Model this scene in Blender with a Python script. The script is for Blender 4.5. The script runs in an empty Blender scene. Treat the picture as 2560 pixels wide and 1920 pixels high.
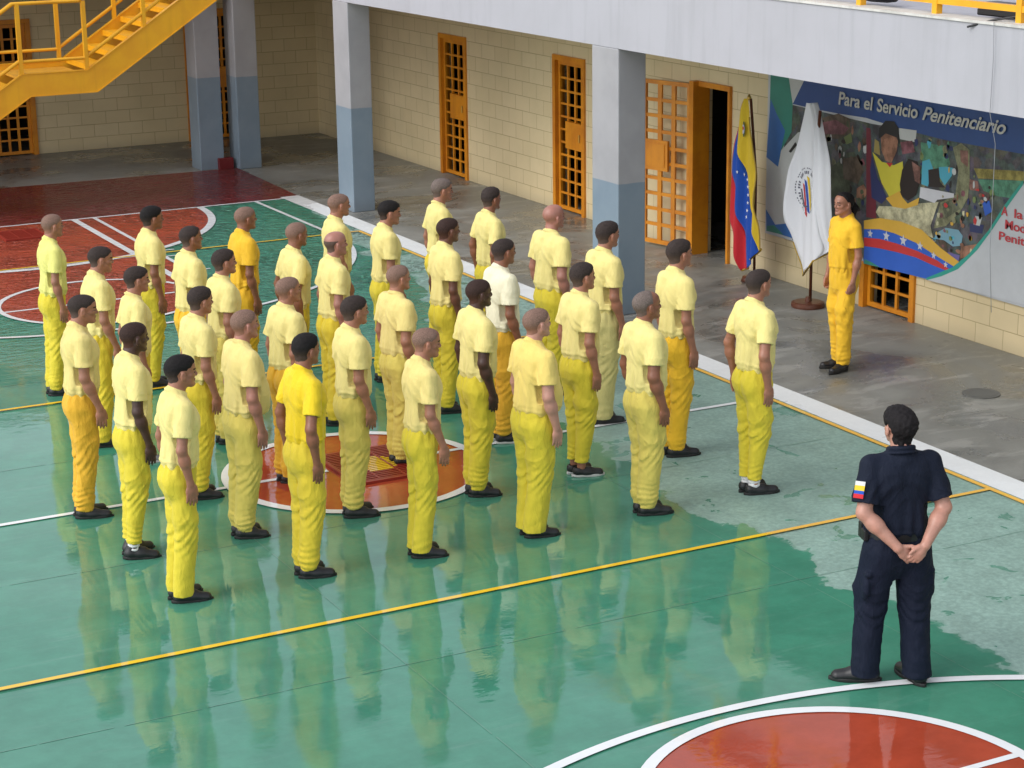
import bpy, math, random, time
import numpy as np
from mathutils import Vector, Matrix

T0 = time.time()
S = bpy.context.scene
R = math.radians
# ---------------------------------------------------------------- camera
cam = bpy.data.objects.new("camera", bpy.data.cameras.new("camera"))
S.collection.objects.link(cam)
cam.data.sensor_width = 36.0
cam.data.lens = 71.356
cam.data.clip_end = 500
cam.matrix_world = Matrix(((0.8845642, 0.1346537, -0.4465586, 0),
                           (-0.4662367, 0.2285448, -0.8546290, 0),
                           (-0.0130203, 0.9641762, 0.2649430, 5.0),
                           (0, 0, 0, 1)))
S.camera = cam
# ---------------------------------------------------------------- light: overcast daylight
SUN_EL, SUN_AZ = 42.0, 268.0            # azimuth measured clockwise from +Y
w = bpy.data.worlds.new("World"); S.world = w; w.use_nodes = True
nt = w.node_tree; nt.nodes.clear()
sky = nt.nodes.new("ShaderNodeTexSky"); sky.sky_type = 'NISHITA'
sky.sun_disc = False; sky.sun_elevation = R(SUN_EL); sky.sun_rotation = R(SUN_AZ)
sky.air_density = 1.0; sky.dust_density = 1.0; sky.ozone_density = 1.0
hs = nt.nodes.new("ShaderNodeHueSaturation"); hs.inputs['Saturation'].default_value = 0.30
bg = nt.nodes.new("ShaderNodeBackground"); bg.inputs['Strength'].default_value = 0.15
wo = nt.nodes.new("ShaderNodeOutputWorld")
nt.links.new(sky.outputs[0], hs.inputs['Color']); nt.links.new(hs.outputs[0], bg.inputs[0]); nt.links.new(bg.outputs[0], wo.inputs[0])
sd = bpy.data.lights.new("sun", 'SUN'); sd.energy = 0.9; sd.angle = R(40); sd.color = (1.0, 0.96, 0.90)
sun = bpy.data.objects.new("sun", sd); S.collection.objects.link(sun)
sun.rotation_euler = (R(90 - SUN_EL), 0, R(180 - SUN_AZ))
S.view_settings.view_transform = 'Standard'; S.view_settings.look = 'None'
S.view_settings.gamma = 1.0; S.view_settings.use_curve_mapping = False
S.view_settings.exposure = 0.80
S.cycles.max_bounces = 8; S.cycles.diffuse_bounces = 4; S.cycles.glossy_bounces = 3
S.cycles.use_denoising = True

# ---------------------------------------------------------------- materials
MATS = {}
def newmat(name, col=(0.5, 0.5, 0.5), rough=0.6, spec=0.5, metal=0.0):
    m = bpy.data.materials.new(name); m.use_nodes = True
    b = m.node_tree.nodes['Principled BSDF']
    b.inputs['Base Color'].default_value = (*col, 1); b.inputs['Roughness'].default_value = rough
    b.inputs['Specular IOR Level'].default_value = spec; b.inputs['Metallic'].default_value = metal
    MATS[name] = m
    return m
class NB:
    """small node builder"""
    def __init__(s, m): s.t = m.node_tree; s.b = s.t.nodes['Principled BSDF']
    def n(s, typ, **kw):
        x = s.t.nodes.new(typ)
        for k, v in kw.items(): setattr(x, k, v)
        return x
    def l(s, a, b): s.t.links.new(a, b)
    def put(s, sock, v):
        if hasattr(v, 'links'): s.l(v, sock)
        else: sock.default_value = v
    def pos(s): return s.n("ShaderNodeNewGeometry").outputs['Position']
    def obj(s): return s.n("ShaderNodeTexCoord").outputs['Object']
    def mapv(s, v, scale=(1, 1, 1), loc=(0, 0, 0), rot=(0, 0, 0)):
        x = s.n("ShaderNodeMapping"); s.l(v, x.inputs['Vector'])
        x.inputs['Scale'].default_value = scale; x.inputs['Location'].default_value = loc; x.inputs['Rotation'].default_value = rot
        return x.outputs[0]
    def noise(s, v, scale, detail=3, rough=0.55, dist=0.0):
        x = s.n("ShaderNodeTexNoise"); s.l(v, x.inputs['Vector']); x.inputs['Scale'].default_value = scale
        x.inputs['Detail'].default_value = detail; x.inputs['Roughness'].default_value = rough; x.inputs['Distortion'].default_value = dist
        return x.outputs['Fac']
    def ramp(s, f, a, b, lo=0.0, hi=1.0):
        x = s.n("ShaderNodeMapRange"); x.interpolation_type = 'SMOOTHSTEP'
        s.put(x.inputs['Value'], f); x.inputs['From Min'].default_value = a; x.inputs['From Max'].default_value = b
        x.inputs['To Min'].default_value = lo; x.inputs['To Max'].default_value = hi
        return x.outputs[0]
    def math(s, op, a, b=0.0):
        x = s.n("ShaderNodeMath", operation=op); s.put(x.inputs[0], a); s.put(x.inputs[1], b); return x.outputs[0]
    def mix(s, f, a, b, mode='MIX'):
        x = s.n("ShaderNodeMix", data_type='RGBA', blend_type=mode)
        s.put(x.inputs[0], f)
        for i, v in ((6, a), (7, b)):
            if isinstance(v, tuple): x.inputs[i].default_value = (*v[:3], 1)
            else: s.l(v, x.inputs[i])
        return x.outputs[2]
    def sep(s, v):
        x = s.n("ShaderNodeSeparateXYZ"); s.l(v, x.inputs[0]); return x.outputs
    def bump(s, h, strength=0.3, dist=0.01, prev=None):
        x = s.n("ShaderNodeBump"); s.l(h, x.inputs['Height']); x.inputs['Strength'].default_value = strength; x.inputs['Distance'].default_value = dist
        if prev is not None: s.l(prev, x.inputs['Normal'])
        s.l(x.outputs[0], s.b.inputs['Normal']); return x.outputs[0]

def wet_paint(name, col, dry=None, wear=0.5, clean=False):
    """painted concrete court surface, wet on the left, drying patch on the right"""
    m = newmat(name, col, 0.3); N = NB(m); p = N.pos(); xyz = N.sep(p)
    dry = dry or tuple(min(1, c * 1.2 + 0.16) for c in col)
    n1 = N.noise(p, 1.1, 5, 0.6, 0.4); n2 = N.noise(N.mapv(p, (1, 1, 1), (7, 3, 0)), 0.35, 2)
    # drying patch : x beyond about 8 m, nearer than 16 m
    a = N.math('ADD', xyz[0], N.math('MULTIPLY', N.math('SUBTRACT', n1, 0.5), 1.3))
    a = N.math('SUBTRACT', a, N.math('MULTIPLY', N.math('MAXIMUM', N.math('SUBTRACT', xyz[1], 13.6), 0.0), 0.20))
    d = N.ramp(a, 7.96, 8.03)
    # damp spots left in the dry patch
    sp = N.ramp(N.noise(N.mapv(p, (1.0, 1.0, 1.0), (2, 5, 0)), 2.6, 4, 0.6, 0.5), 0.36, 0.40)
    d = N.math('MULTIPLY', d, N.ramp(sp, 0.0, 1.0, 0.35, 1.0))
    # thin scuffs and wiping marks of the wet part
    st = N.noise(N.mapv(p, (0.6, 5.0, 1), (0, 0, 0), (0, 0, 0.15)), 1.6, 6, 0.7, 0.3)
    scuff = N.ramp(st, 0.52, 0.78, 0.0, 0.30 * wear)
    lite = N.ramp(n2, 0.35, 0.7, 0.0, 0.22 * wear)
    c = N.mix(scuff, (*col,), dry); c = N.mix(lite, c, dry)
    grain = N.noise(p, 24, 4, 0.7); mot = N.ramp(N.noise(p, 3.0, 5, 0.7), 0.3, 0.75, 0.72, 1.12)
    dc = N.mix(1.0, dry, N.n("ShaderNodeCombineColor").outputs[0]) if False else N.mix(N.ramp(grain, 0.35, 0.7), tuple(x * (0.97 if clean else 0.86) for x in dry), tuple(min(1, x * (1.0 if clean else 1.1)) for x in dry))
    c = N.mix(d, c, dc)
    cm = N.n("ShaderNodeCombineColor")
    for i in range(3): N.l(mot, cm.inputs[i])
    c = N.mix(0.15 if clean else 0.6, c, cm.outputs[0], 'MULTIPLY')
    N.l(c, N.b.inputs['Base Color'])
    # film of water: almost mirror; drying patch: rough
    rw = N.math('ADD', N.ramp(N.noise(p, 0.8, 4, 0.6, 0.8), 0.35, 0.65, 0.02, 0.09), N.ramp(xyz[1], 18.0, 23.0, 0.0, 0.10))
    rr = N.n("ShaderNodeMix", data_type='FLOAT'); N.l(d, rr.inputs[0]); N.l(rw, rr.inputs[2]); rr.inputs[3].default_value = 0.55
    N.l(rr.outputs[0], N.b.inputs['Roughness'])
    b1 = N.noise(N.mapv(p, (1, 1, 1)), 1.7, 2, 0.5, 0.3)
    bb = N.bump(b1, 0.25, 0.010)
    rip = N.noise(N.mapv(p, (1.0, 2.2, 1)), 5.0, 3, 0.6, 0.6)
    amt = N.math('MULTIPLY', N.ramp(N.noise(p, 0.7, 2), 0.35, 0.6, 0.35, 1.0), N.ramp(N.math('ADD', xyz[1], N.math('MULTIPLY', xyz[0], 0.5)), 20.5, 26.0, 0.008, 0.15 if clean else 1.0))
    x = N.n("ShaderNodeBump"); N.l(rip, x.inputs['Height']); N.l(amt, x.inputs['Strength']); x.inputs['Distance'].default_value = 0.20
    N.l(bb, x.inputs['Normal'])
    y = N.n("ShaderNodeBump"); N.l(grain, y.inputs['Height']); N.l(N.math('MULTIPLY', d, 0.1 if clean else 0.4), y.inputs['Strength']); y.inputs['Distance'].default_value = 0.004
    N.l(x.outputs[0], y.inputs['Normal']); N.l(y.outputs[0], N.b.inputs['Normal'])
    N.b.inputs['IOR'].default_value = 1.5
    return m
GREEN = wet_paint("green_court_paint", (0.050, 0.243, 0.155), (0.27, 0.41, 0.355))
REDP = wet_paint("red_court_paint", (0.40, 0.060, 0.026), (0.45, 0.15, 0.10), 0.2)
MAROON = wet_paint("maroon_court_paint", (0.15, 0.012, 0.014), (0.34, 0.13, 0.12), 1.6)
WHITEL = wet_paint("white_line_paint", (0.80, 0.82, 0.83), (0.80, 0.82, 0.82), 0.0, True)
YELL = wet_paint("yellow_line_paint", (0.88, 0.55, 0.035), (0.84, 0.48, 0.08), 0.0, True)
GRATER = newmat("red_grate_paint", (0.30, 0.03, 0.02), 0.35)

def concrete():
    m = newmat("grey_concrete_floor", (0.2, 0.2, 0.19), 0.4); N = NB(m); p = N.pos()
    n1 = N.noise(p, 0.9, 6, 0.65, 0.5); n2 = N.noise(N.mapv(p, (0.5, 1.6, 1), (3, 1, 0), (0, 0, 0.5)), 2.2, 6, 0.7, 0.6); g = N.noise(p, 40, 4, 0.7)
    c = N.mix(N.ramp(n1, 0.35, 0.68), (0.125, 0.127, 0.116), (0.27, 0.272, 0.25))
    c = N.mix(N.ramp(n2, 0.52, 0.62, 0, 0.75), c, (0.35, 0.345, 0.32))
    c = N.mix(N.ramp(g, 0.3, 0.7, 0, 0.35), c, (0.22, 0.21, 0.19))
    spots = N.ramp(N.noise(N.mapv(p, (1, 1, 1), (9, 2, 0)), 5.0, 3, 0.6), 0.64, 0.70, 0, 0.5)
    c = N.mix(spots, c, (0.14, 0.135, 0.13))
    N.l(c, N.b.inputs['Base Color'])
    N.l(N.ramp(n1, 0.35, 0.62, 0.12, 0.55), N.b.inputs['Roughness'])
    N.bump(g, 0.25, 0.006)
    return m
CONC = concrete()

def blockwall(name, axis):
    """cream painted concrete blocks 0.4 x 0.2 m; axis = which world axis runs along the wall"""
    m = newmat(name, (0.6, 0.5, 0.3), 0.55); N = NB(m); xyz = N.sep(N.pos())
    cb = N.n("ShaderNodeCombineXYZ"); N.l(xyz[axis], cb.inputs[0]); N.l(xyz[2], cb.inputs[1])
    br = N.n("ShaderNodeTexBrick"); N.l(cb.outputs[0], br.inputs['Vector'])
    br.inputs['Scale'].default_value = 1.0; br.inputs['Brick Width'].default_value = 0.405; br.inputs['Row Height'].default_value = 0.203
    br.inputs['Mortar Size'].default_value = 0.0046; br.inputs['Mortar Smooth'].default_value = 0.35; br.inputs['Bias'].default_value = 0.0
    br.inputs['Color1'].default_value = (0.68, 0.55, 0.325, 1); br.inputs['Color2'].default_value = (0.72, 0.59, 0.36, 1); br.inputs['Mortar'].default_value = (0.42, 0.32, 0.16, 1)
    p = N.pos(); n = N.noise(p, 1.3, 4, 0.6); g = N.noise(p, 45, 3, 0.7)
    c = N.mix(N.ramp(n, 0.3, 0.75, 0, 0.35), br.outputs['Color'], (0.50, 0.42, 0.24))
    # splash dirt near the floor
    dz = N.ramp(N.math('ADD', xyz[2], N.math('MULTIPLY', n, 0.12)), 0.05, 0.22, 0.35, 0.0)
    c = N.mix(dz, c, (0.33, 0.28, 0.19))
    N.l(c, N.b.inputs['Base Color'])
    h = N.math('ADD', N.math('MULTIPLY', br.outputs['Fac'], -1.0), N.math('MULTIPLY', g, 0.35))
    N.bump(h, 0.55, 0.006)
    return m
BLK_Y = blockwall("cream_block_wall_y", 1); BLK_X = blockwall("cream_block_wall_x", 0)

def paintmat(name, c1, c2, rough=0.5, sc=1.2, bump=0.2, spec=0.4):
    m = newmat(name, c1, rough, spec); N = NB(m); p = N.pos()
    n = N.noise(p, sc, 5, 0.65, 0.2); g = N.noise(p, 60, 3, 0.7)
    st = N.noise(N.mapv(p, (6, 6, 0.5)), 1.2, 4, 0.6)
    c = N.mix(N.ramp(n, 0.35, 0.7), c1, c2); c = N.mix(N.ramp(st, 0.5, 0.75, 0, 0.5), c, tuple(x * .86 for x in c2))
    N.l(c, N.b.inputs['Base Color']); N.bump(g, bump, 0.003); return m
FASCIA = paintmat("pale_grey_wall_paint", (0.42, 0.42, 0.46), (0.395, 0.395, 0.43), 0.55)
LEDGE = paintmat("ledge_paint", (0.66, 0.65, 0.62), (0.5, 0.49, 0.46), 0.6, 4)
SOFFIT = paintmat("soffit_paint", (0.5, 0.5, 0.52), (0.42, 0.42, 0.43), 0.6)
def column_mat():
    m = newmat("two_tone_column_paint", (0.5, 0.5, 0.5), 0.35); N = NB(m); p = N.pos(); z = N.sep(p)[2]
    n = N.noise(p, 1.6, 4, 0.6)
    lo = N.mix(N.ramp(n, 0.35, 0.7), (0.215, 0.275, 0.335), (0.18, 0.24, 0.30)); hi = N.mix(N.ramp(n, 0.35, 0.7), (0.37, 0.37, 0.39), (0.32, 0.32, 0.34))
    f = N.ramp(N.math('ADD', z, N.math('MULTIPLY', N.math('SUBTRACT', N.noise(p, 9, 2), 0.5), 0.01)), 1.398, 1.406)
    c = N.mix(f, lo, hi)
    dirt = N.ramp(N.math('ADD', z, N.math('MULTIPLY', N.noise(p, 6, 4), 0.25)), 0.1, 0.35, 0.4, 0)
    c = N.mix(dirt, c, (0.16, 0.18, 0.20))
    N.l(c, N.b.inputs['Base Color']); N.bump(N.noise(p, 50, 3, 0.7), 0.2, 0.003); return m
COLM = column_mat()
STEELY = paintmat("yellow_steel_paint", (0.80, 0.40, 0.012), (0.74, 0.34, 0.012), 0.38, 2.5, 0.1, 0.5)
STEELO = paintmat("orange_steel_paint", (0.66, 0.25, 0.012), (0.52, 0.17, 0.010), 0.4, 3, 0.1, 0.5)
TREADM = paintmat("stair_tread_paint", (0.70, 0.36, 0.03), (0.5, 0.24, 0.03), 0.5, 6, 0.2)
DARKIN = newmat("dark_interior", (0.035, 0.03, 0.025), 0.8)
BLACKP = newmat("black_plastic", (0.012, 0.012, 0.014), 0.4)
WOODP = newmat("dark_wood_pole", (0.11, 0.035, 0.018), 0.35)
METALB = newmat("brass_fitting", (0.55, 0.35, 0.08), 0.35, 0.5, 0.6)

# ---------------------------------------------------------------- mesh helpers
COL = S.collection
def link(name, me, parent=None, mats=()):
    o = bpy.data.objects.new(name, me); COL.objects.link(o)
    if me is not None:
        for m in mats: me.materials.append(m)
    if parent is not None: o.parent = parent
    return o
def tag(o, label=None, cat=None, group=None, kind=None):
    if label: o['label'] = label
    if cat: o['category'] = cat
    if group: o['group'] = group
    if kind: o['kind'] = kind
    return o
class MB:
    def __init__(s): s.v = []; s.f = []; s.m = []
    def add(s, vs, fs, mi=0):
        o = len(s.v); s.v += [tuple(v) for v in vs]; s.f += [tuple(i + o for i in f) for f in fs]; s.m += [mi] * len(fs); return s
    def box(s, a, b, mi=0):
        x0, y0, z0 = [min(p, q) for p, q in zip(a, b)]; x1, y1, z1 = [max(p, q) for p, q in zip(a, b)]
        v = [(x0, y0, z0), (x1, y0, z0), (x1, y1, z0), (x0, y1, z0), (x0, y0, z1), (x1, y0, z1), (x1, y1, z1), (x0, y1, z1)]
        return s.add(v, [(0, 3, 2, 1), (4, 5, 6, 7), (0, 1, 5, 4), (1, 2, 6, 5), (2, 3, 7, 6), (3, 0, 4, 7)], mi)
    def bar(s, a, b, w, h=None, up=(0, 0, 1), mi=0):
        h = h or w; a = Vector(a); b = Vector(b); d = (b - a).normalized(); up = Vector(up)
        if abs(d.dot(up)) > 0.98: up = Vector((1, 0, 0))
        r = d.cross(up).normalized() * w / 2; u = r.cross(d).normalized() * h / 2
        v = [a - r - u, a + r - u, a + r + u, a - r + u, b - r - u, b + r - u, b + r + u, b - r + u]
        return s.add(v, [(0, 3, 2, 1), (4, 5, 6, 7), (0, 1, 5, 4), (1, 2, 6, 5), (2, 3, 7, 6), (3, 0, 4, 7)], mi)
    def tube(s, pts, r, n=10, mi=0):
        pts = [Vector(p) for p in pts]; rs = r if isinstance(r, (list, tuple)) else [r] * len(pts); vs = []; fs = []
        for i, p in enumerate(pts):
            d = (pts[min(i + 1, len(pts) - 1)] - pts[max(i - 1, 0)]).normalized()
            ref = Vector((0, 0, 1)) if abs(d.z) < 0.9 else Vector((1, 0, 0))
            e1 = d.cross(ref).normalized(); e2 = d.cross(e1)
            vs += [p + (e1 * math.cos(2 * math.pi * k / n) + e2 * math.sin(2 * math.pi * k / n)) * rs[i] for k in range(n)]
        for i in range(len(pts) - 1):
            for k in range(n): fs.append((i * n + k, i * n + (k + 1) % n, (i + 1) * n + (k + 1) % n, (i + 1) * n + k))
        fs.append(tuple(range(n))[::-1]); fs.append(tuple((len(pts) - 1) * n + k for k in range(n)))
        return s.add(vs, fs, mi)
    def disc(s, c, r, z0, z1, n=48, mi=0):
        return s.tube([(c[0], c[1], z0), (c[0], c[1], z1)], r, n, mi)
    def poly(s, pts, mi=0): return s.add(pts, [tuple(range(len(pts)))], mi)
    def build(s, name, mats, parent=None, smooth=False, bevel=0.0):
        me = bpy.data.meshes.new(name); me.from_pydata(s.v, [], s.f); me.update()
        if not isinstance(mats, (list, tuple)): mats = [mats]
        o = link(name, me, parent, mats)
        if len(mats) > 1: me.polygons.foreach_set('material_index', s.m)
        if smooth: me.polygons.foreach_set('use_smooth', [True] * len(me.polygons))
        if bevel:
            bm = o.modifiers.new('bevel', 'BEVEL'); bm.width = bevel; bm.segments = 2; bm.limit_method = 'ANGLE'; bm.angle_limit = R(40)
        return o
def struct(o): o['kind'] = 'structure'; return o
def empty(name, loc=(0, 0, 0), rz=0.0):
    o = bpy.data.objects.new(name, None); o.location = loc; o.rotation_euler = (0, 0, rz); COL.objects.link(o); o.empty_display_size = 0.2; return o

# ================================================================ THE COURT
ZC = 0.0
MB().add([(-60, -40, -0.004), (60, -40, -0.004), (60, 90, -0.004), (-60, 90, -0.004)], [(0, 1, 2, 3)])
g = MB(); g.add([(-60, -40, 0), (60, -40, 0), (60, 90, 0), (-60, 90, 0)], [(0, 1, 2, 3)]); struct(g.build("ground", CONC))
def sheet(name, pts, z, mat):
    m = MB(); m.poly([(x, y, z) for x, y in pts]); return struct(m.build(name, mat))
def rect(x0, y0, x1, y1): return [(x0, y0), (x1, y0), (x1, y1), (x0, y1)]
def arc(cx, cy, r, a0, a1, n=64): return [(cx + r * math.cos(R(a0 + (a1 - a0) * i / n)), cy + r * math.sin(R(a0 + (a1 - a0) * i / n))) for i in range(n + 1)]
def band(m, cx, cy, r0, r1, a0, a1, z, n=96):
    A = arc(cx, cy, r0, a0, a1, n); B = arc(cx, cy, r1, a0, a1, n); o = [(x, y, z) for x, y in A + B]
    m.add(o, [(i, n + 1 + i, n + 2 + i, i + 1) for i in range(n)])
CXC = 6.1
sheet("court", rect(-2, 1, 10.51, 26.40), 0.004, GREEN)
sheet("court_apron", [(-2, 26.40), (10.49, 26.40), (10.62, 29.32), (-2, 29.75)], 0.0045, MAROON)
# red painted zones
sheet("key_area", [(4.7, 26.38), (7.52, 26.38), (7.45, 22.0), (7.25, 21.45), (4.95, 21.45), (4.7, 22.0)], 0.008, REDP)
m = MB(); m.poly([(x, y, 0.0078) for x, y in arc(CXC, 26.38, 2.85, 180, 360)]); struct(m.build("key_half_circle", REDP))
m = MB(); m.poly([(x, y, 0.0095) for x, y in arc(CXC, 21.47, 1.1, 0, 360)][:-1]); struct(m.build("free_throw_circle", REDP))
m = MB(); m.poly([(x, y, 0.008) for x, y in arc(CXC, 14.42, 1.02, 0, 360)][:-1]); struct(m.build("centre_circle", REDP))
m = MB(); m.poly([(x, y, 0.008) for x, y in arc(CXC, 7.83, 1.14, 0, 360)][:-1]); struct(m.build("near_free_throw_circle", REDP))
# white lines
m = MB()
def ln(m, x0, y0, x1, y1, z): m.poly([(x, y, z) for x, y in rect(x0, y0, x1, y1)])
z = 0.0115
ln(m, -2, 26.375, 10.40, 26.43, z)
ln(m, 7.18, 21.9, 7.27, 26.375, z); ln(m, 7.47, 22.0, 7.525, 26.375, z)
ln(m, 4.93, 21.9, 5.02, 26.375, z); ln(m, 4.68, 22.0, 4.73, 26.375, z)
for yy in (23.77, 23.40, 22.45): ln(m, 7.525, yy, 7.74, yy + 0.04, z)
ln(m, 4.98, 21.43, 7.24, 21.48, z)
ln(m, 9.775, 23.8, 9.83, 26.375, z)
ln(m, -2, 14.49, 5.9, 14.545, z); ln(m, 6.62, 14.49, 10.22, 14.545, z)
ln(m, 4.95, 7.80, 7.24, 7.85, z)
ln(m, 5.02, 23.60, 7.18, 23.66, z)
struct(m.build("court_lines", WHITEL))
m = MB(); zz = 0.0137
band(m, CXC, 26.38, 2.83, 2.93, 180, 360, zz)
band(m, CXC, 21.47, 1.06, 1.12, 0, 360, zz)
band(m, CXC, 23.8, 3.70, 3.76, 180, 360, zz)
band(m, CXC, 14.42, 0.99, 1.075, 0, 360, zz)
band(m, 6.05, 5.22, 3.86, 3.93, 20, 160, zz)
band(m, CXC, 7.83, 1.10, 1.175, 0, 360, zz)
struct(m.build("court_circles", WHITEL))
m = MB(); ln(m, 10.225, 1, 10.51, 26.55, 0.0078); struct(m.build("court_border", WHITEL))
# yellow volleyball lines
m = MB(); z = 0.0158
for yy in (11.48, 17.60, 23.62): ln(m, -2, yy, 10.145, yy + 0.045, z)
ln(m, 10.145, 1, 10.195, 23.665, z)
struct(m.build("volleyball_lines", YELL))
# joints of the slab (thin raised scars)
JT = wet_paint("joint_scar_paint", (0.10, 0.27, 0.19), (0.22, 0.38, 0.31), 1.0)
m = MB(); random.seed(4)
for yy in (10.64, 13.24, 15.84, 18.44): 
    for k in range(24):
        x0 = -2 + k * 0.5; j = random.uniform(-.004, .004)
        if x0 < 10: ln(m, x0, yy + j, x0 + random.uniform(0.42, 0.5), yy + 0.009 + j, 0.0062)
for xx in (4.80, 7.75):
    for k in range(44):
        y0 = 1 + k * 0.5; j = random.uniform(-.004, .004)
        if not (xx < 5 and y0 > 13) and y0 < 16 : ln(m, xx + j, y0, xx + 0.008 + j, y0 + random.uniform(.44, .5), 0.0062)
struct(m.build("slab_joints", JT))
# maroon kerb block at the apex
tag(MB().box((10.33, 29.30, 0.0), (10.56, 29.46, 0.17)).build("kerb_block", paintmat("maroon_kerb_paint", (0.17, 0.014, 0.018), (0.13, 0.012, 0.015), 0.4), bevel=0.008), "small maroon painted kerb block at the far corner of the court between two grey columns", "kerb block")

def grate(cx, cy, sx, sy, painted, label):
    root = empty("drain_grate", (cx, cy, 0)); tag(root, label, "drain grate")
    f = MB(); hx, hy = sx / 2, sy / 2; t = 0.03
    f.box((-hx, -hy, 0.010), (hx, -hy + t, 0.030)); f.box((-hx, hy - t, 0.010), (hx, hy, 0.030)); f.box((-hx, -hy + t, 0.010), (-hx + t, hy - t, 0.030)); f.box((hx - t, -hy + t, 0.010), (hx, hy - t, 0.030))
    f.build("frame", GRATER, root)
    b = MB(); b.poly([(-hx, -hy, 0.0215), (hx, -hy, 0.0215), (hx, hy, 0.0215), (-hx, hy, 0.0215)]); b.build("pit", newmat("pit_dark", (0.03, 0.008, 0.006), 0.5), root)
    s = MB(); n = int((sy - 2 * t) / 0.042)
    for i in range(n):
        y = -hy + t + 0.02 + i * (sy - 2 * t) / n
        xs = [-hx + t, hx - t]
        if painted and abs(y) < 0.2:
            q = math.sqrt(0.2 ** 2 - y * y); xs = [-hx + t, -q, q, hx - t]
        for k in range(len(xs) - 1):
            s.box((xs[k], y - 0.011, 0.0225), (xs[k + 1], y + 0.011, 0.029), 1 if (len(xs) == 4 and k == 1) else 0)
    for xx in (-sx / 6, sx / 6): s.box((xx - 0.008, -hy + t, 0.0292), (xx + 0.008, hy - t, 0.031))
    s.build("bars", [GRATER, YELL], root)
grate(6.27, 14.46, 0.66, 0.86, True, "red floor grate with a yellow painted disc in the centre circle of the court")
grate(6.33, 25.68, 0.55, 0.60, False, "plain red floor grate in the far red key area near the maroon strip")
mh = MB(); mh.disc((11.93, 13.68), 0.17, 0.002, 0.007); band(mh, 11.93, 13.68, 0.11, 0.135, 0, 360, 0.0085)
tag(mh.build("manhole_cover", newmat("cast_iron", (0.13, 0.13, 0.12), 0.6)), "round dark cover set in the grey concrete beside the mural wall", "cover")

# ================================================================ THE BUILDING (right wing along Y, left wing along X)
XW, XF = 13.13, 10.65
WALLH = 2.8
def wallY(m, x, t, y0, y1, holes):
    """wall at x..x+t from y0 to y1, z 0..WALLH, holes = [(ya,yb,z0,z1)] sorted"""
    cur = y0
    for (a, b, za, zb) in sorted(holes):
        m.box((x, cur, 0), (x + t, a, WALLH))
        if za > 0: m.box((x, a, 0), (x + t, b, za))
        m.box((x, a, zb), (x + t, b, WALLH)); cur = b
    m.box((x, cur, 0), (x + t, y1, WALLH))
def wallX(m, y, t, x0, x1, holes):
    cur = x0
    for (a, b, za, zb) in sorted(holes):
        m.box((cur, y, 0), (a, y + t, WALLH)); m.box((a, y, zb), (b, y + t, WALLH)); cur = b
    m.box((cur, y, 0), (x1, y + t, WALLH))
m = MB(); wallY(m, XW, 0.2, 2.0, 32.10, [(26.42, 27.27, 0, 2.07), (22.97, 23.78, 0, 2.07), (19.57, 20.27, 0, 2.05), (16.15, 17.02, 0, 2.07)])
tag(m.build("block_wall", BLK_Y), "cream block wall of the right wing behind the flags and mural", "wall")
m = MB(); wallX(m, 32.10, 0.2, 11.98, XW + 0.2, []); m.box((11.98, 32.30, 0), (12.18, 32.40, WALLH))
tag(m.build("block_wall", BLK_X), "dim cream block end wall in the far corner behind the first right column", "wall")
m = MB(); wallX(m, 32.40, 0.2, -6, 12.18, [(7.50, 8.35, 0, 2.15), (10.93, 11.85, 0, 2.15)])
tag(m.build("block_wall", BLK_X), "cream block wall of the left wing behind the yellow stairs", "wall")
# dark rooms behind the walls
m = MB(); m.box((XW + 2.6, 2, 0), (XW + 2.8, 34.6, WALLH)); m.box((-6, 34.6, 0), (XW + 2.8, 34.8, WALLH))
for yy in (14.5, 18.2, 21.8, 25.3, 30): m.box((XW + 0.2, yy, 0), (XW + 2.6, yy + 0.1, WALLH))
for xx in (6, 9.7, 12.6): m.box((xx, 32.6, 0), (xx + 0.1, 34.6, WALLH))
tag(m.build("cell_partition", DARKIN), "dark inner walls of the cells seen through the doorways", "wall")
# slabs: gallery floor = soffit + parapet fascia
m = MB()
m.box((XF, 2, 2.80), (XW + 2.8, 29.15, 3.47)); m.box((-6, 29.15, 2.80), (XW + 2.8, 34.8, 3.47))
tag(m.build("gallery_slab", FASCIA), "pale grey parapet and slab of the upper gallery over the doors", "gallery")
m = MB(); m.box((XF - 0.015, 2, 3.474), (XF + 0.22, 29.16, 3.495)); tag(m.build("ledge", LEDGE), "thin off white ledge along the top of the gallery parapet", "ledge")
# upper storey, seen only in the wet floor
m = MB(); m.box((XW + 0.05, 2, 3.50), (XW + 0.25, 29.2, 6.1)); m.box((XW - 0.2, 2, 6.1), (XW + 3, 29.2, 6.4))
tag(m.build("upper_storey_wall", FASCIA), "pale upper storey wall above the gallery", "wall")
# columns
def column(x0, y0, x1, y1, label):
    o = MB().box((x0, y0, 0), (x1, y1, 2.798)).build("column", COLM, bevel=0.012)
    tag(o, label, "column", "columns carrying the upper gallery")
column(10.652, 24.92, 10.97, 25.42, "grey and blue column behind the rear ranks, left of two orange doors")
column(10.652, 17.95, 10.985, 18.49, "large grey and blue column in front of the folded open orange door")
column(10.652, 10.6, 10.985, 11.14, "grey and blue column out at the right near the camera side")
column(10.06, 29.38, 10.44, 29.80, "shaded grey and blue column just right of the yellow stairs")
column(10.61, 29.18, 10.97, 29.60, "shaded grey and blue column right of the small maroon kerb block")

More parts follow.
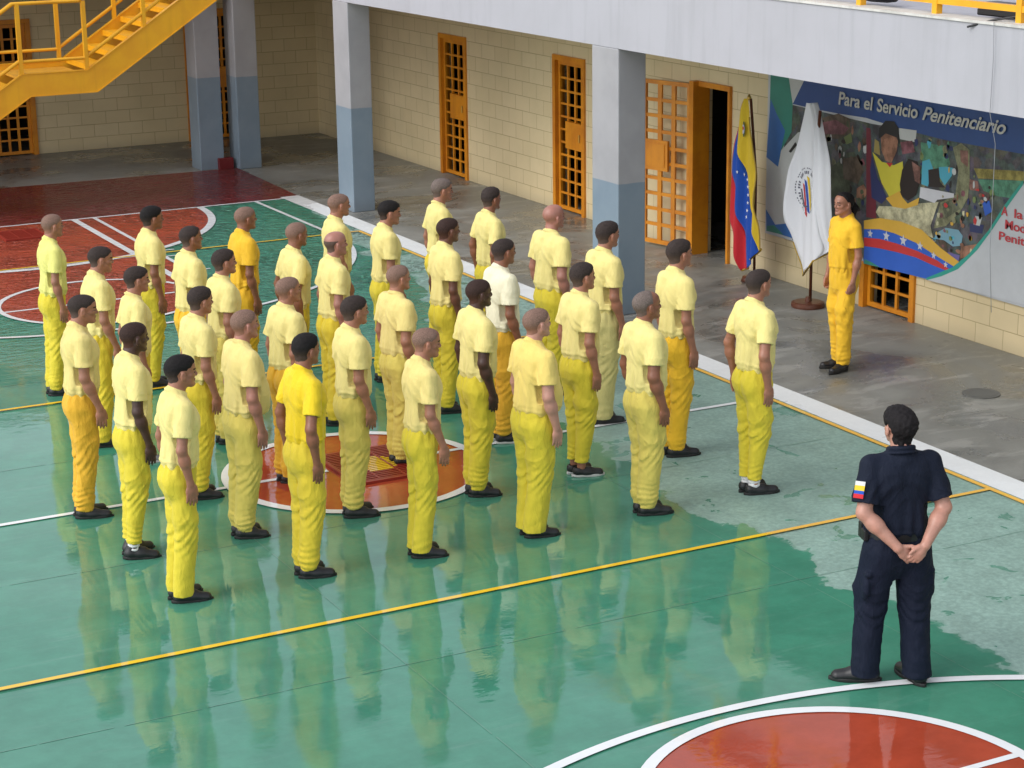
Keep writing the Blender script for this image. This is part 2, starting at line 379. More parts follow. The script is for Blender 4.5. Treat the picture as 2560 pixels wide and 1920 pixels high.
# ---- grille doors
def grille(parent, name, w, h, cols, rows, plate=None, bar=0.028, t=0.035):
    """flat grid in local y (width) / z (height) plane, thickness along x"""
    m = MB(); fr = 0.05
    m.box((0, 0, 0.02), (t, fr, h)); m.box((0, w - fr, 0.02), (t, w, h)); m.box((0, fr, 0.02), (t, w - fr, 0.02 + fr)); m.box((0, fr, h - fr), (t, w - fr, h))
    for c in range(1, cols):
        y = fr + (w - 2 * fr) * c / cols; m.box((0.004, y - bar * .7, 0.02 + fr), (t - 0.004, y + bar * .7, h - fr))
    for r in range(1, rows):
        z = 0.02 + fr + (h - 2 * fr - 0.02) * r / rows; m.box((0.008, fr, z - bar / 2), (t - 0.008, w - fr, z + bar / 2))
    o = m.build(name, STEELO, parent)
    if plate:
        p = MB(); p.box((-0.02, plate[0], plate[2]), (t + 0.01, plate[1], plate[3])); p.build("lock_plate", STEELO, parent, bevel=0.004)
        MB().tube([(-0.045, plate[0] + 0.05, (plate[2] + plate[3]) / 2 - 0.05), (-0.045, plate[0] + 0.05, (plate[2] + plate[3]) / 2 + 0.05)], 0.008).build("handle", METALB, parent)
    return o
def door_right(y0, y1, h, label, rows=11):
    root = empty("grille_door", (XW + 0.02, y0, 0)); tag(root, label, "door", "orange grille doors in the block walls")
    f = MB(); w = y1 - y0
    f.box((-0.05, -0.02, 0), (0.10, 0.055, h + 0.03)); f.box((-0.05, w - 0.055, 0), (0.10, w + 0.02, h + 0.03)); f.box((-0.05, 0.055, h - 0.04), (0.10, w - 0.055, h + 0.03))
    f.build("door_frame", STEELO, root)
    m = grille(root, "leaf", w - 0.12, h - 0.05, 3, rows); m.location = (0.0, 0.06, 0.0)
    pw = (w - 0.12)
    p = MB().box((-0.03, 0.06 + 0.02, 0.86), (0.05, 0.06 + pw * 0.66, 1.22)).build("lock_plate", STEELO, root, bevel=0.004)
    MB().tube([(-0.045, 0.12, 0.98), (-0.045, 0.12, 1.08)], 0.008).build("handle", METALB, root)
    return root
door_right(26.42, 27.27, 2.05, "orange grille door nearer the first right column, left of its twin")
door_right(22.97, 23.78, 2.05, "orange grille door just left of the large blue grey column")
door_right(16.15, 17.02, 2.05, "orange grille door mostly hidden by the mural with only its foot showing")
# open doorway with the double leaf folded back on the wall
root = empty("swing_grille_door", (XW, 20.24, 0)); tag(root, "open orange grille door swung back against the wall beside a dark doorway", "door", "orange grille doors in the block walls")
f = MB(); f.box((-0.04, -0.69, 0), (0.12, -0.65, 2.08)); f.box((-0.11, -0.03, 0), (0.12, 0.06, 2.08)); f.box((-0.04, -0.65, 2.02), (0.12, -0.03, 2.08)); f.build("door_frame", STEELO, root)
lf = MB()
def leafgrid(m, p0, p1, z0, z1, cols, rows, plate=None):
    p0 = Vector(p0); p1 = Vector(p1); d = p1 - p0; nrm = Vector((-d.y, d.x)).normalized() * 0.017
    def pt(s, z, k): q = p0 + d * s + nrm * k; return (q.x, q.y, z)
    def cell(s0, s1, za, zb, k=1):
        vs = [pt(s0, za, -k), pt(s1, za, -k), pt(s1, za, k), pt(s0, za, k), pt(s0, zb, -k), pt(s1, zb, -k), pt(s1, zb, k), pt(s0, zb, k)]
        m.add(vs, [(0, 3, 2, 1), (4, 5, 6, 7), (0, 1, 5, 4), (1, 2, 6, 5), (2, 3, 7, 6), (3, 0, 4, 7)])
    L = d.length; fr = 0.06 / L
    cell(0, fr, z0, z1); cell(1 - fr, 1, z0, z1); cell(fr, 1 - fr, z0, z0 + 0.05); cell(fr, 1 - fr, z1 - 0.05, z1)
    for c in range(1, cols): s = fr + (1 - 2 * fr) * c / cols; cell(s - 0.032 / L, s + 0.032 / L, z0 + 0.05, z1 - 0.05, 0.8)
    for r in range(1, rows): z = z0 + 0.05 + (z1 - z0 - 0.1) * r / rows; cell(fr, 1 - fr, z - 0.021, z + 0.021, 0.6)
    if plate: cell(plate[0], plate[1], plate[2], plate[3], 1.3)
leafgrid(lf, (-0.06, 0.08), (-0.25, 0.86), 0.04, 2.04, 3, 10)
lf.build("leaf", STEELO, root)
lf = MB(); leafgrid(lf, (-0.167, 0.42), (-0.257, 0.80), 0.95, 1.32, 1, 1); leafgrid(lf, (-0.180, 0.46), (-0.252, 0.76), 0.99, 1.28, 1, 1, (0.02, 0.98, 1.0, 1.27)); lf.build("lock_plate", STEELO, root)
# left wing doors
def door_left(x0, x1, h, label):
    root = empty("grille_door", (x0, 32.40 + 0.02, 0)); tag(root, label, "door", "orange grille doors in the block walls")
    w = x1 - x0; f = MB()
    f.box((-0.02, -0.06, 0), (0.06, 0.1, h + .03)); f.box((w - 0.06, -0.06, 0), (w + 0.02, 0.1, h + .03)); f.box((0.06, -0.06, h - .04), (w - 0.06, 0.1, h + .03)); f.build("door_frame", STEELO, root)
    m = grille(root, "leaf", w - 0.12, h - 0.05, 4, 11); m.rotation_euler = (0, 0, R(-90)); m.location = (0.06, 0.03, 0)
    MB().box((0.3, -0.05, 0.86), (w - 0.1, 0.04, 1.2)).build("lock_plate", STEELO, root, bevel=0.004)
door_left(7.50, 8.35, 2.13, "orange grille door behind the yellow stair landing at far left")
door_left(10.93, 11.85, 2.13, "dark orange grille door seen in the gap between the two shaded columns")

# ================================================================ YELLOW STEEL STAIRS
st = empty("steel_staircase", (4.0, 27.0, 0)); tag(st, "yellow painted steel staircase with landing and handrails at upper left", "staircase")
SX = lambda x: x - 4.0
def stringer(y, name):
    m = MB(); t = 0.05; d = 0.30
    top = [(3.93, 0.02), (6.83, 1.90), (7.72, 1.90), (10.14, 3.47)]
    bot = [(3.93 + 0.46, 0.0), (6.93, 1.61), (7.84, 1.61), (10.14, 3.10)]
    for i in range(3):
        a, b, c, e = top[i], top[i + 1], bot[i + 1], bot[i]
        vs = []
        for yy in (y, y + t): vs += [(SX(a[0]), yy, a[1]), (SX(b[0]), yy, b[1]), (SX(c[0]), yy, c[1]), (SX(e[0]), yy, e[1])]
        m.add(vs, [(0, 3, 2, 1), (4, 5, 6, 7), (0, 1, 5, 4), (2, 3, 7, 6)] + ([(3, 0, 4, 7)] if i == 0 else []) + ([(1, 2, 6, 5)] if i == 2 else []))
    # top flange
    for i in range(3):
        a, b = top[i], top[i + 1]; m.bar((SX(a[0]), y + t / 2, a[1] + 0.008), (SX(b[0]), y + t / 2, b[1] + 0.008), 0.075, 0.012)
        a, b = bot[i], bot[i + 1]; m.bar((SX(a[0]), y + t / 2, a[1] - 0.002), (SX(b[0]), y + t / 2, b[1] - 0.002), 0.075, 0.012)
    m.build(name, STEELY, st)
stringer(0.0, "stringer"); stringer(1.35, "stringer")
m = MB(); m.box((SX(6.86), 0.052, 1.80), (SX(7.76), 1.348, 1.83)); m.build("landing", TREADM, st)
for k in range(9):
    x = 7.95 + k * 0.272; z = 1.90 - 0.05 + (k + 0.4) * 0.178
    m = MB(); m.box((SX(x - 0.14), 0.052, z), (SX(x + 0.14), 1.348, z + 0.025)); m.box((SX(x - 0.14), 0.052, z - 0.05), (SX(x - 0.125), 1.348, z - 0.002)); m.build("tread", STEELY, st)
for k in range(10):
    x = 6.62 - k * 0.272; z = 1.72 - k * 0.178
    m = MB(); m.box((SX(x - 0.14), 0.052, z - .02), (SX(x + 0.14), 1.348, z + 0.005)); m.box((SX(x - 0.14), 0.052, z - 0.07), (SX(x - 0.125), 1.348, z - 0.022)); m.build("tread", STEELY, st)
for y in (0.025, 1.375):
    m = MB(); r = 0.028
    m.tube([(SX(4.0), y, 0.98), (SX(6.77), y, 2.83), (SX(7.66), y, 2.83), (SX(10.1), y, 4.40)], r)
    m.tube([(SX(4.0), y, 0.26), (SX(6.80), y, 2.07), (SX(7.70), y, 2.07), (SX(10.12), y, 3.66)], r * 0.9)
    m.build("handrail", STEELY, st, smooth=True)
    for (x, z) in ((4.3, 0.25), (5.5, 1.03), (6.83, 1.90), (7.72, 1.90), (8.55, 2.42), (9.4, 2.97), (10.1, 3.44)):
        h = 0.93; MB().box((SX(x) - 0.027, y - 0.027, z), (SX(x) + 0.027, y + 0.027, z + h)).build("post", STEELY, st)

# ================================================================ UPPER RAILING AND THINGS ON THE LEDGE
rl = empty("gallery_railing", (10.78, 8.0, 3.495)); tag(rl, "yellow steel railing on the upper gallery ledge at top right", "railing")
m = MB(); m.bar((0, -4, 0.105), (0, 20.6, 0.105), 0.05, 0.05); m.bar((0, -4, 0.9), (0, 20.6, 0.9), 0.05, 0.05); m.build("rail", STEELY, rl)
for k in range(23):
    y = 20.12 - k * 1.0; MB().box((-0.03, y - 0.03, 0), (0.03, y + 0.03, 0.878)).build("post", STEELY, rl)
pb = MB(); pb.box((-0.12, -0.34, 0), (0.12, 0.34, 0.055)); pb.box((-0.10, -0.1, 0.057), (0.10, 0.36, 0.10))
o = pb.build("equipment_case", BLACKP, bevel=0.012); o.location = (11.03, 12.45, 3.50); tag(o, "flat black case lying on the gallery ledge at top right behind the rail", "case")
pb = MB(); pb.tube([(0, -0.22, 0.06), (0, -0.1, 0.075), (0, 0.12, 0.07), (0, 0.30, 0.05)], [0.03, 0.06, 0.06, 0.03], 12)
o = pb.build("black_bag", BLACKP, smooth=True); o.location = (11.0, 14.15, 3.49); tag(o, "soft black bundle on the gallery ledge behind the first yellow post", "bag")
o = MB().tube([(10.62, 12.55, 3.44), (10.70, 12.36, 3.50), (10.80, 12.15, 3.545)], 0.009).build("black_stick", BLACKP); tag(o, "thin black stick poking over the gallery ledge at top right", "stick")
o = MB().tube([(10.70, 12.25, 3.505), (10.625, 12.25, 3.50), (10.628, 12.24, 3.2), (10.63, 12.25, 2.8), (10.7, 12.25, 2.55), (10.7, 12.25, 1.7), (10.72, 12.22, 1.2)], 0.0025, 6).build("cable", newmat("grey_cable", (0.25, 0.26, 0.28), 0.6), smooth=True)
tag(o, "thin grey cable hanging down over the parapet at right", "cable")

# ================================================================ MURAL BANNER ON THE WALL
MURAL = [('photo_dark', 1, [(18.31, 2.01),(16.9, 1.97),(14.58, 2.0),(14.56, 1.69),(14.82, 1.38),(15.04, 1.09),(15.37, 0.76),(15.9, 0.52),(16.95, 0.48),(17.07, 0.71),(18.26, 0.51),(18.38, 0.81),(18.53, 1.29)]),('blue', 2, [(18.02, 2.27),(17.49, 2.29),(16.17, 2.28),(14.61, 2.29),(14.58, 1.96),(15.77, 1.95),(16.48, 1.98),(17.0, 2.02),(17.48, 2.01),(17.83, 2.01),(18.31, 2.02)]),('grey_white', 2, [(18.43, 2.29),(18.02, 2.27),(18.31, 2.02)]),('green', 2, [(18.74, 2.27),(18.43, 2.28),(18.31, 2.02),(18.32, 1.71),(18.51, 1.48),(18.56, 1.29),(18.75, 1.39)]),('blue2', 3, [(18.73, 2.03),(18.61, 1.88),(18.44, 1.71),(18.49, 1.55),(18.53, 1.42),(18.56, 1.29),(18.79, 1.37)]),('grey_white', 2, [(18.79, 1.37),(18.56, 1.29),(18.51, 1.48),(18.2, 1.72),(17.82, 1.82),(17.66, 1.59),(17.59, 1.24),(17.63, 0.91),(18.01, 0.87),(18.41, 0.67),(18.59, 0.63),(18.77, 0.78)]),('blue2', 3, [(18.78, 0.78),(18.59, 0.63),(18.41, 0.67),(18.19, 0.74),(18.13, 0.53),(18.76, 0.54)]),('green', 4, [(18.75, 0.59),(18.61, 0.62),(18.42, 0.54),(18.76, 0.53)]),('black', 4, [(18.36, 1.49),(18.24, 1.61),(18.21, 1.58),(18.32, 1.48)]),('brown', 2, [(17.8, 1.92),(17.48, 2.01),(17.28, 1.98),(17.25, 1.84),(17.47, 1.74),(17.76, 1.72)]),('maroon', 3, [(17.77, 1.88),(17.52, 1.94),(17.28, 1.88),(17.37, 1.8),(17.74, 1.76)]),('olive', 3, [(17.37, 1.77),(17.25, 1.83),(17.22, 1.74),(17.32, 1.7)]),('skin', 2, [(17.12, 1.26),(17.01, 1.32),(16.93, 1.25),(17.0, 1.16),(17.12, 1.16)]),('dkgreen', 3, [(17.65, 1.38),(17.45, 1.5),(17.25, 1.44),(17.24, 1.21),(17.53, 1.1),(17.64, 1.14)]),('brown', 4, [(17.38, 1.54),(17.14, 1.6),(17.01, 1.47),(17.1, 1.31),(17.35, 1.33)]),('dkred', 3, [(16.99, 1.92),(16.92, 1.92),(16.87, 1.49),(16.79, 1.21),(16.77, 0.99),(16.94, 0.98)]),('navy', 4, [(16.88, 1.65),(16.77, 1.42),(16.6, 1.24),(16.69, 1.16),(16.86, 1.2),(16.9, 1.49)]),('yellow', 5, [(16.87, 1.68),(16.71, 1.6),(16.51, 1.59),(16.37, 1.65),(16.34, 1.48),(16.37, 1.35),(16.55, 1.24),(16.7, 1.38)]),('skin', 6, [(16.74, 1.87),(16.66, 1.93),(16.5, 1.95),(16.45, 1.87),(16.47, 1.74),(16.55, 1.61),(16.65, 1.62),(16.72, 1.72)]),('black', 7, [(16.77, 1.83),(16.77, 1.94),(16.67, 2.03),(16.53, 2.04),(16.45, 1.98),(16.43, 1.81),(16.48, 1.88),(16.66, 1.9),(16.73, 1.85)]),('red', 6, [(16.64, 1.6),(16.53, 1.61),(16.57, 1.56)]),('yellow2', 4, [(16.84, 1.82),(16.77, 1.8),(16.74, 1.66),(16.85, 1.68)]),('grey_white', 3, [(16.47, 1.98),(16.17, 1.99),(16.18, 1.87),(16.43, 1.87)]),('maroon', 4, [(16.42, 1.84),(16.23, 1.88),(16.18, 1.77),(16.38, 1.72)]),('khaki', 5, [(16.73, 1.13),(16.53, 1.16),(16.3, 1.17),(16.08, 1.26),(15.78, 1.32),(15.83, 1.2),(15.89, 1.06),(15.84, 0.94),(16.15, 0.99),(16.7, 1.0),(16.78, 1.06)]),('dark_hair', 7, [(16.37, 1.56),(16.28, 1.69),(16.13, 1.68),(16.07, 1.52),(16.13, 1.34),(16.26, 1.26),(16.37, 1.3),(16.4, 1.41)]),('skin2', 8, [(16.22, 1.67),(16.08, 1.63),(16.08, 1.46),(16.16, 1.48)]),('gold', 6, [(16.62, 1.23),(16.4, 1.34),(16.35, 1.28),(16.26, 1.23),(16.08, 1.32),(16.1, 1.24),(16.3, 1.17),(16.5, 1.16)]),('green2', 3, [(16.1, 1.88),(15.71, 1.89),(15.63, 1.72),(15.75, 1.62),(16.06, 1.69)]),('cyan', 4, [(16.06, 1.69),(15.95, 1.73),(15.88, 1.63),(15.96, 1.45),(16.06, 1.46)]),('cyan', 4, [(15.8, 1.67),(15.67, 1.69),(15.58, 1.69),(15.6, 1.61),(15.7, 1.5),(15.78, 1.57)]),('dark_hair', 5, [(15.96, 1.62),(15.8, 1.66),(15.77, 1.52),(15.68, 1.48),(15.94, 1.45)]),('sheet', 6, [(16.07, 1.43),(15.55, 1.44),(15.55, 1.4),(15.8, 1.34),(15.84, 1.3),(16.08, 1.32)]),('camo', 5, [(15.6, 1.89),(15.48, 1.95),(15.35, 1.9),(15.33, 1.62),(15.34, 1.43),(15.45, 1.27),(15.65, 1.1),(15.84, 1.04),(15.75, 1.32),(15.53, 1.43),(15.5, 1.68)]),('skin2', 6, [(15.49, 1.88),(15.37, 1.89),(15.36, 1.73),(15.47, 1.77)]),('camo2', 6, [(15.73, 1.31),(15.52, 1.4),(15.45, 1.3),(15.66, 1.17)]),('ochre', 2, [(15.28, 1.73),(14.57, 1.8),(14.56, 1.71),(15.21, 1.64)]),('green2', 3, [(15.21, 1.63),(14.56, 1.71),(14.72, 1.52),(14.91, 1.51),(15.12, 1.53)]),('skin2', 4, [(15.37, 1.62),(15.21, 1.61),(15.18, 1.52),(15.32, 1.51)]),('blue3', 5, [(15.13, 1.42),(15.03, 1.45),(14.98, 1.35),(15.08, 1.29)]),('grey_white', 5, [(15.22, 1.27),(15.12, 1.27),(15.15, 1.18),(15.24, 1.18)]),('maroon', 5, [(15.11, 1.45),(15.03, 1.48),(15.07, 1.41)]),('navy', 4, [(15.3, 1.18),(15.09, 1.2),(15.11, 1.11),(15.29, 1.1)]),('capblue', 6, [(15.8, 1.0),(15.65, 1.08),(15.46, 1.09),(15.39, 1.04),(15.41, 0.94),(15.53, 0.91),(15.67, 0.95),(15.82, 0.94)]),('purple', 6, [(15.61, 0.84),(15.42, 0.84),(15.44, 0.75),(15.54, 0.73)]),('skin', 5, [(15.41, 0.93),(15.16, 1.0),(15.27, 0.84),(15.42, 0.81)]),('brown', 5, [(15.77, 0.95),(15.64, 0.94),(15.61, 0.84),(15.72, 0.84)]),('gold', 9, [(16.97, 0.94),(16.7, 1.01),(16.36, 1.03),(16.02, 1.0),(15.7, 0.86),(15.37, 0.76),(15.48, 0.7),(15.81, 0.77),(16.1, 0.85),(16.46, 0.89),(16.7, 0.89),(16.96, 0.85)]),('blue3', 10, [(16.96, 0.85),(16.7, 0.89),(16.46, 0.89),(16.1, 0.85),(15.81, 0.78),(15.48, 0.71),(15.54, 0.67),(15.76, 0.73),(16.07, 0.77),(16.41, 0.79),(16.69, 0.79),(16.96, 0.76)]),('red', 10, [(16.96, 0.76),(16.69, 0.79),(16.41, 0.79),(16.07, 0.77),(15.76, 0.73),(15.54, 0.67),(15.6, 0.65),(15.84, 0.67),(16.09, 0.7),(16.41, 0.7),(16.69, 0.69),(16.95, 0.67)]),('blue3', 9, [(16.95, 0.68),(16.69, 0.69),(16.41, 0.71),(16.09, 0.7),(15.84, 0.68),(15.6, 0.65),(15.77, 0.56),(15.9, 0.51),(16.35, 0.5),(16.95, 0.48)]),('green', 10, [(16.93, 0.53),(16.82, 0.52),(16.67, 0.49),(16.95, 0.48)]),('teal', 12, [(14.56, 1.72),(14.81, 1.43),(15.01, 1.16),(15.28, 0.88),(15.52, 0.7),(15.91, 0.52),(15.9, 0.5),(15.68, 0.58),(15.43, 0.7),(15.16, 0.94),(14.97, 1.16),(14.76, 1.43),(14.56, 1.67)]),('pale', 11, [(14.56, 1.67),(14.76, 1.44),(14.97, 1.16),(15.16, 0.95),(15.43, 0.71),(15.68, 0.58),(15.9, 0.5),(14.47, 0.53),(14.13, 0.53),(14.25, 1.99)])]
PAL = dict(photo_dark=(0.040, 0.048, 0.046), blue=(0.012, 0.045, 0.16), blue2=(0.02, 0.10, 0.30), blue3=(0.015, 0.075, 0.36), green=(0.02, 0.16, 0.12), green2=(0.035, 0.13, 0.075),
  grey_white=(0.36, 0.37, 0.36), black=(0.02, 0.02, 0.02), brown=(0.055, 0.035, 0.02), maroon=(0.12, 0.035, 0.045), olive=(0.12, 0.16, 0.05), skin=(0.17, 0.075, 0.04), skin2=(0.13, 0.055, 0.04),
  dkgreen=(0.035, 0.05, 0.02), dkred=(0.10, 0.01, 0.02), navy=(0.012, 0.018, 0.075), yellow=(0.42, 0.37, 0.03), yellow2=(0.22, 0.17, 0.05), red=(0.36, 0.02, 0.02), khaki=(0.30, 0.28, 0.17),
  dark_hair=(0.022, 0.014, 0.012), gold=(0.46, 0.27, 0.03), cyan=(0.05, 0.27, 0.36), sheet=(0.42, 0.42, 0.44), camo=(0.12, 0.12, 0.06), camo2=(0.055, 0.06, 0.03), ochre=(0.16, 0.13, 0.02),
  capblue=(0.12, 0.24, 0.30), purple=(0.10, 0.08, 0.22), teal=(0.015, 0.22, 0.17), pale=(0.50, 0.52, 0.54))
def vinyl(name, col, mottled):
    if name not in ('pale', 'backing', 'black', 'dark_hair'): col = tuple(c * 1.35 + .012 for c in col)
    m = newmat("print_" + name, col, 0.42); N = NB(m); p = N.pos()
    n = N.noise(p, 7.0 if mottled else 1.5, 5, 0.7)
    c = N.mix(N.ramp(n, 0.3, 0.7), tuple(x * (0.55 if mottled else 0.93) for x in col), tuple(min(1, x * (1.6 if mottled else 1.06) + (0.02 if mottled else 0)) for x in col))
    if name == 'photo_dark':
        v = N.n("ShaderNodeTexVoronoi"); N.l(N.mapv(p, (1, 1, 1.2)), v.inputs['Vector']); v.inputs['Scale'].default_value = 9.0
        c = N.mix(0.18, c, v.outputs['Color'], 'MULTIPLY'); c2 = N.mix(N.ramp(N.noise(p, 4, 2), 0.55, 0.7, 0, 0.30), c, (0.16, 0.12, 0.08)); c = N.mix(0.12, c2, v.outputs['Color'], 'SOFT_LIGHT')
    N.l(c, N.b.inputs['Base Color']); return m
XB = XW - 0.035
banner = MB().box((XB, 18.79, 0.50), (XW - 0.004, 12.9, 2.42))
bo = banner.build("mural_banner", vinyl("backing", (0.50, 0.52, 0.54), False))
tag(bo, "large printed mural banner with blue header and flag sweep on the cream wall", "banner")
mi = {}; mats = []; m = MB()
for (c, l, pts) in MURAL:
    if c not in mi: mi[c] = len(mats); mats.append(vinyl(c, PAL[c], c in ('photo_dark', 'camo', 'camo2', 'brown', 'khaki', 'green2', 'ochre', 'maroon', 'dkgreen', 'skin', 'skin2')))
    q = [(XB - 0.0015 - 0.0012 * l, y, 2.42 if z > 2.24 else z) for y, z in pts]
    # face towards -x
    a = sum(q[i][1] * q[(i + 1) % len(q)][2] - q[(i + 1) % len(q)][1] * q[i][2] for i in range(len(q)))
    if a > 0: q = q[::-1]
    m.poly(q, mi[c])
# small coloured figures of the crowd in the picture
rnd = random.Random(8); cl = ['brown', 'skin', 'maroon', 'camo', 'navy', 'grey_white', 'cyan', 'olive', 'red', 'dark_hair', 'khaki', 'gold']
def blob(y, z, a, b, c, l):
    if c not in mi: mi[c] = len(mats); mats.append(vinyl(c, PAL[c], False))
    k = 9; q = [(XB - 0.0015 - 0.0012 * l, y + a * math.cos(6.2832 * i / k) * rnd.uniform(.7, 1.2), z - b * math.sin(6.2832 * i / k) * rnd.uniform(.7, 1.2)) for i in range(k)]
    m.poly(q[::-1], mi[c])
for _ in range(70):
    y = rnd.uniform(17.0, 18.0); z = rnd.uniform(0.85, 1.9); blob(y, z, rnd.uniform(.015, .05), rnd.uniform(.02, .06), rnd.choice(cl[:6] + ['dark_hair', 'dkgreen', 'brown']), 2.5)
for _ in range(60):
    t = rnd.random(); y = rnd.uniform(15.0, 15.75) + 0.1 - 0.25 * (t - .2); z = 0.78 + 0.75 * t + rnd.uniform(0, .15); 
    if z > 1.7 or z < 0.80 + (15.35 - y) * 1.05: continue
    blob(y, z, rnd.uniform(.012, .035), rnd.uniform(.012, .04), rnd.choice(cl), 7.5)
for _ in range(40): blob(rnd.uniform(15.4, 16.3), rnd.uniform(1.25, 1.93), rnd.uniform(.015, .04), rnd.uniform(.015, .05), rnd.choice(['dark_hair', 'green2', 'camo', 'navy', 'cyan', 'brown', 'olive']), 3.5)
m.build("printed_picture", mats, bo)
def text(s, size, y, z, x, mat, parent, shear=0.0, sx=1.0, name="lettering", width=None):
    c = bpy.data.curves.new(name, 'FONT'); c.body = s; c.size = size; c.shear = shear; c.offset = size * 0.020; c.extrude = 0.0006
    t = bpy.data.objects.new(name, c); COL.objects.link(t); bpy.context.view_layer.update()
    me = bpy.data.meshes.new_from_object(t.evaluated_get(bpy.context.evaluated_depsgraph_get())); bpy.data.objects.remove(t)
    o = link(name, me, parent, [mat] if not me.materials else ())
    me.materials.clear(); me.materials.append(mat)
    xs = [v.co.x for v in me.vertices]; wdt = max(xs) - min(xs)
    if width: sx = width / wdt
    # local x -> -y world, local y -> +z world, normal -> -x
    me.transform(Matrix(((0, 0, -1, 0), (-sx, 0, 0, 0), (0, 1, 0, 0), (0, 0, 0, 1))))
    o.location = (x, y, z); return o
LET = newmat("print_letter", (0.50, 0.50, 0.46), 0.45); LETR = newmat("print_letter_red", (0.50, 0.05, 0.06), 0.45)
xt = XB - 0.022
for wd_, y_, w_ in (("Para", 17.47, .37), ("el", 17.03, .15), ("Servicio", 16.81, .66)): text(wd_, 0.19, y_, 2.115, xt, LET, bo, 0.12, width=w_)
text("Penitenciario", 0.19, 16.08, 2.115, xt, LET, bo, 0.35, width=1.24)
text("A", 0.12, 14.83, 1.345, xt, LETR, bo, width=.09); text("la", 0.12, 14.66, 1.345, xt, LETR, bo, width=.12)
text("Moderna", 0.125, 14.78, 1.22, xt, LETR, bo, width=.58)
text("Penitencia", 0.115, 14.86, 1.10, xt, LETR, bo, width=.74)
STARM = newmat("print_star", (0.55, 0.55, 0.6), 0.4)
def starpoly(m, y, z, r, x, rot=0, mi_=0, pts=5):
    q = [(x, y - (r if i % 2 == 0 else r * .42) * math.sin(math.pi * i / pts + rot), z + (r if i % 2 == 0 else r * .42) * math.cos(math.pi * i / pts + rot)) for i in range(2 * pts)]
    m.poly([(x, y, z)] + [], mi_) if False else None
    c = (x, y, z); m.add([c] + q, [(0, 1 + i, 1 + (i + 1) % (2 * pts)) for i in range(2 * pts)], mi_)
for (y, z), r in zip([(16.85, 0.82), (16.58, 0.84), (16.3, 0.84), (16.03, 0.83), (15.81, 0.77), (15.62, 0.71)], (.050, .060, .064, .052, .042, .036)): m = MB(); starpoly(m, y, z, r, XB - 0.0165); m.build("star", STARM, bo)

# ================================================================ FLAGS
def cloth_mat(name, col):
    m = newmat(name, col, 0.65, 0.2); N = NB(m); p = N.obj()
    n = N.noise(N.mapv(p, (1, 6, 1)), 5, 3); N.bump(n, 0.3, 0.01)
    N.b.inputs['Sheen Weight'].default_value = 0.15; return m
FY = cloth_mat("flag_yellow", (0.72, 0.50, 0.03)); FB = cloth_mat("flag_blue", (0.012, 0.075, 0.42)); FR = cloth_mat("flag_red", (0.55, 0.02, 0.03)); FW = cloth_mat("flag_white", (0.74, 0.75, 0.79)); GOLDF = newmat("gold_fringe", (0.5, 0.32, 0.04), 0.6)
def flag_surface(rows, nsub, splits, foldfn, x0):
    """rows: list of lists of (y,z) at the split positions; returns verts grid"""
    import bisect
    n = len(rows); fine = []
    for i in range((n - 1) * nsub + 1):
        t = i / nsub; k = min(int(t), n - 2); u = t - k
        def cr(a, b, c, d, u): return 0.5 * ((2 * b) + (c - a) * u + (2 * a - 5 * b + 4 * c - d) * u * u + (3 * b - a - 3 * c + d) * u ** 3)
        R0, R1, R2, R3 = rows[max(k - 1, 0)], rows[k], rows[k + 1], rows[min(k + 2, n - 1)]
        fine.append([(cr(R0[j][0], R1[j][0], R2[j][0], R3[j][0], u), cr(R0[j][1], R1[j][1], R2[j][1], R3[j][1], u)) for j in range(len(R1))])
    return fine
def solid(o, t):
    s = o.modifiers.new('thickness', 'SOLIDIFY'); s.thickness = t; s.offset = 0
FVR = [[(18.735, 2.06), (18.735, 2.06), (18.735, 2.06), (18.70, 2.06)], [(18.82, 1.84), (18.815, 1.84), (18.81, 1.84), (18.66, 1.86)], [(18.9, 1.62), (18.89, 1.62), (18.87, 1.62), (18.61, 1.65)], [(18.95, 1.41), (18.94, 1.41), (18.79, 1.43), (18.59, 1.46)], [(19.0, 1.22), (18.96, 1.23), (18.72, 1.27), (18.56, 1.29)], [(19.02, 0.97), (18.87, 1.0), (18.64, 1.03), (18.51, 1.05)], [(19.01, 0.75), (18.83, 0.78), (18.61, 0.81), (18.46, 0.84)], [(18.92, 0.53), (18.74, 0.56), (18.50, 0.61), (18.41, 0.64)], [(18.86, 0.30), (18.68, 0.33), (18.42, 0.42), (18.385, 0.43)], [(18.79, 0.10), (18.66, 0.15), (18.40, 0.40), (18.38, 0.42)]]
fine = flag_surface(FVR, 6, 4, None, 12.75)
def vfold(y, z, s): 
    t = (2.06 - z) / 1.9
    return 0.032 * math.sin(9 * s + 2.0 * t + 0.5) * min(1, 3 * t + .1) + 0.02 * math.sin(23 * s + 3 * t)
root = empty("flag_on_pole", (12.75, 18.70, 0)); tag(root, "yellow blue and red flag with white stars hanging on its pole beside the dark doorway", "flag")
for si, (nm, mt) in enumerate((("red_stripe", FR), ("blue_stripe", FB), ("yellow_stripe", FY))):
    m = MB(); K = 8; vs = []
    for row in fine:
        (ya, za), (yb, zb) = row[si], row[si + 1]
        for k in range(K + 1):
            u = k / K; y = ya + (yb - ya) * u; z = za + (zb - za) * u; s = (19.05 - y) / 0.6
            vs.append((vfold(y, z, s), y - 18.70, z))
    n = len(fine)
    m.add(vs, [(i * (K + 1) + k, i * (K + 1) + k + 1, (i + 1) * (K + 1) + k + 1, (i + 1) * (K + 1) + k) for i in range(n - 1) for k in range(K)])
    o = m.build(nm, mt, root, smooth=True); solid(o, 0.003)
STARW = newmat("star_white", (0.8, 0.8, 0.8), 0.6)
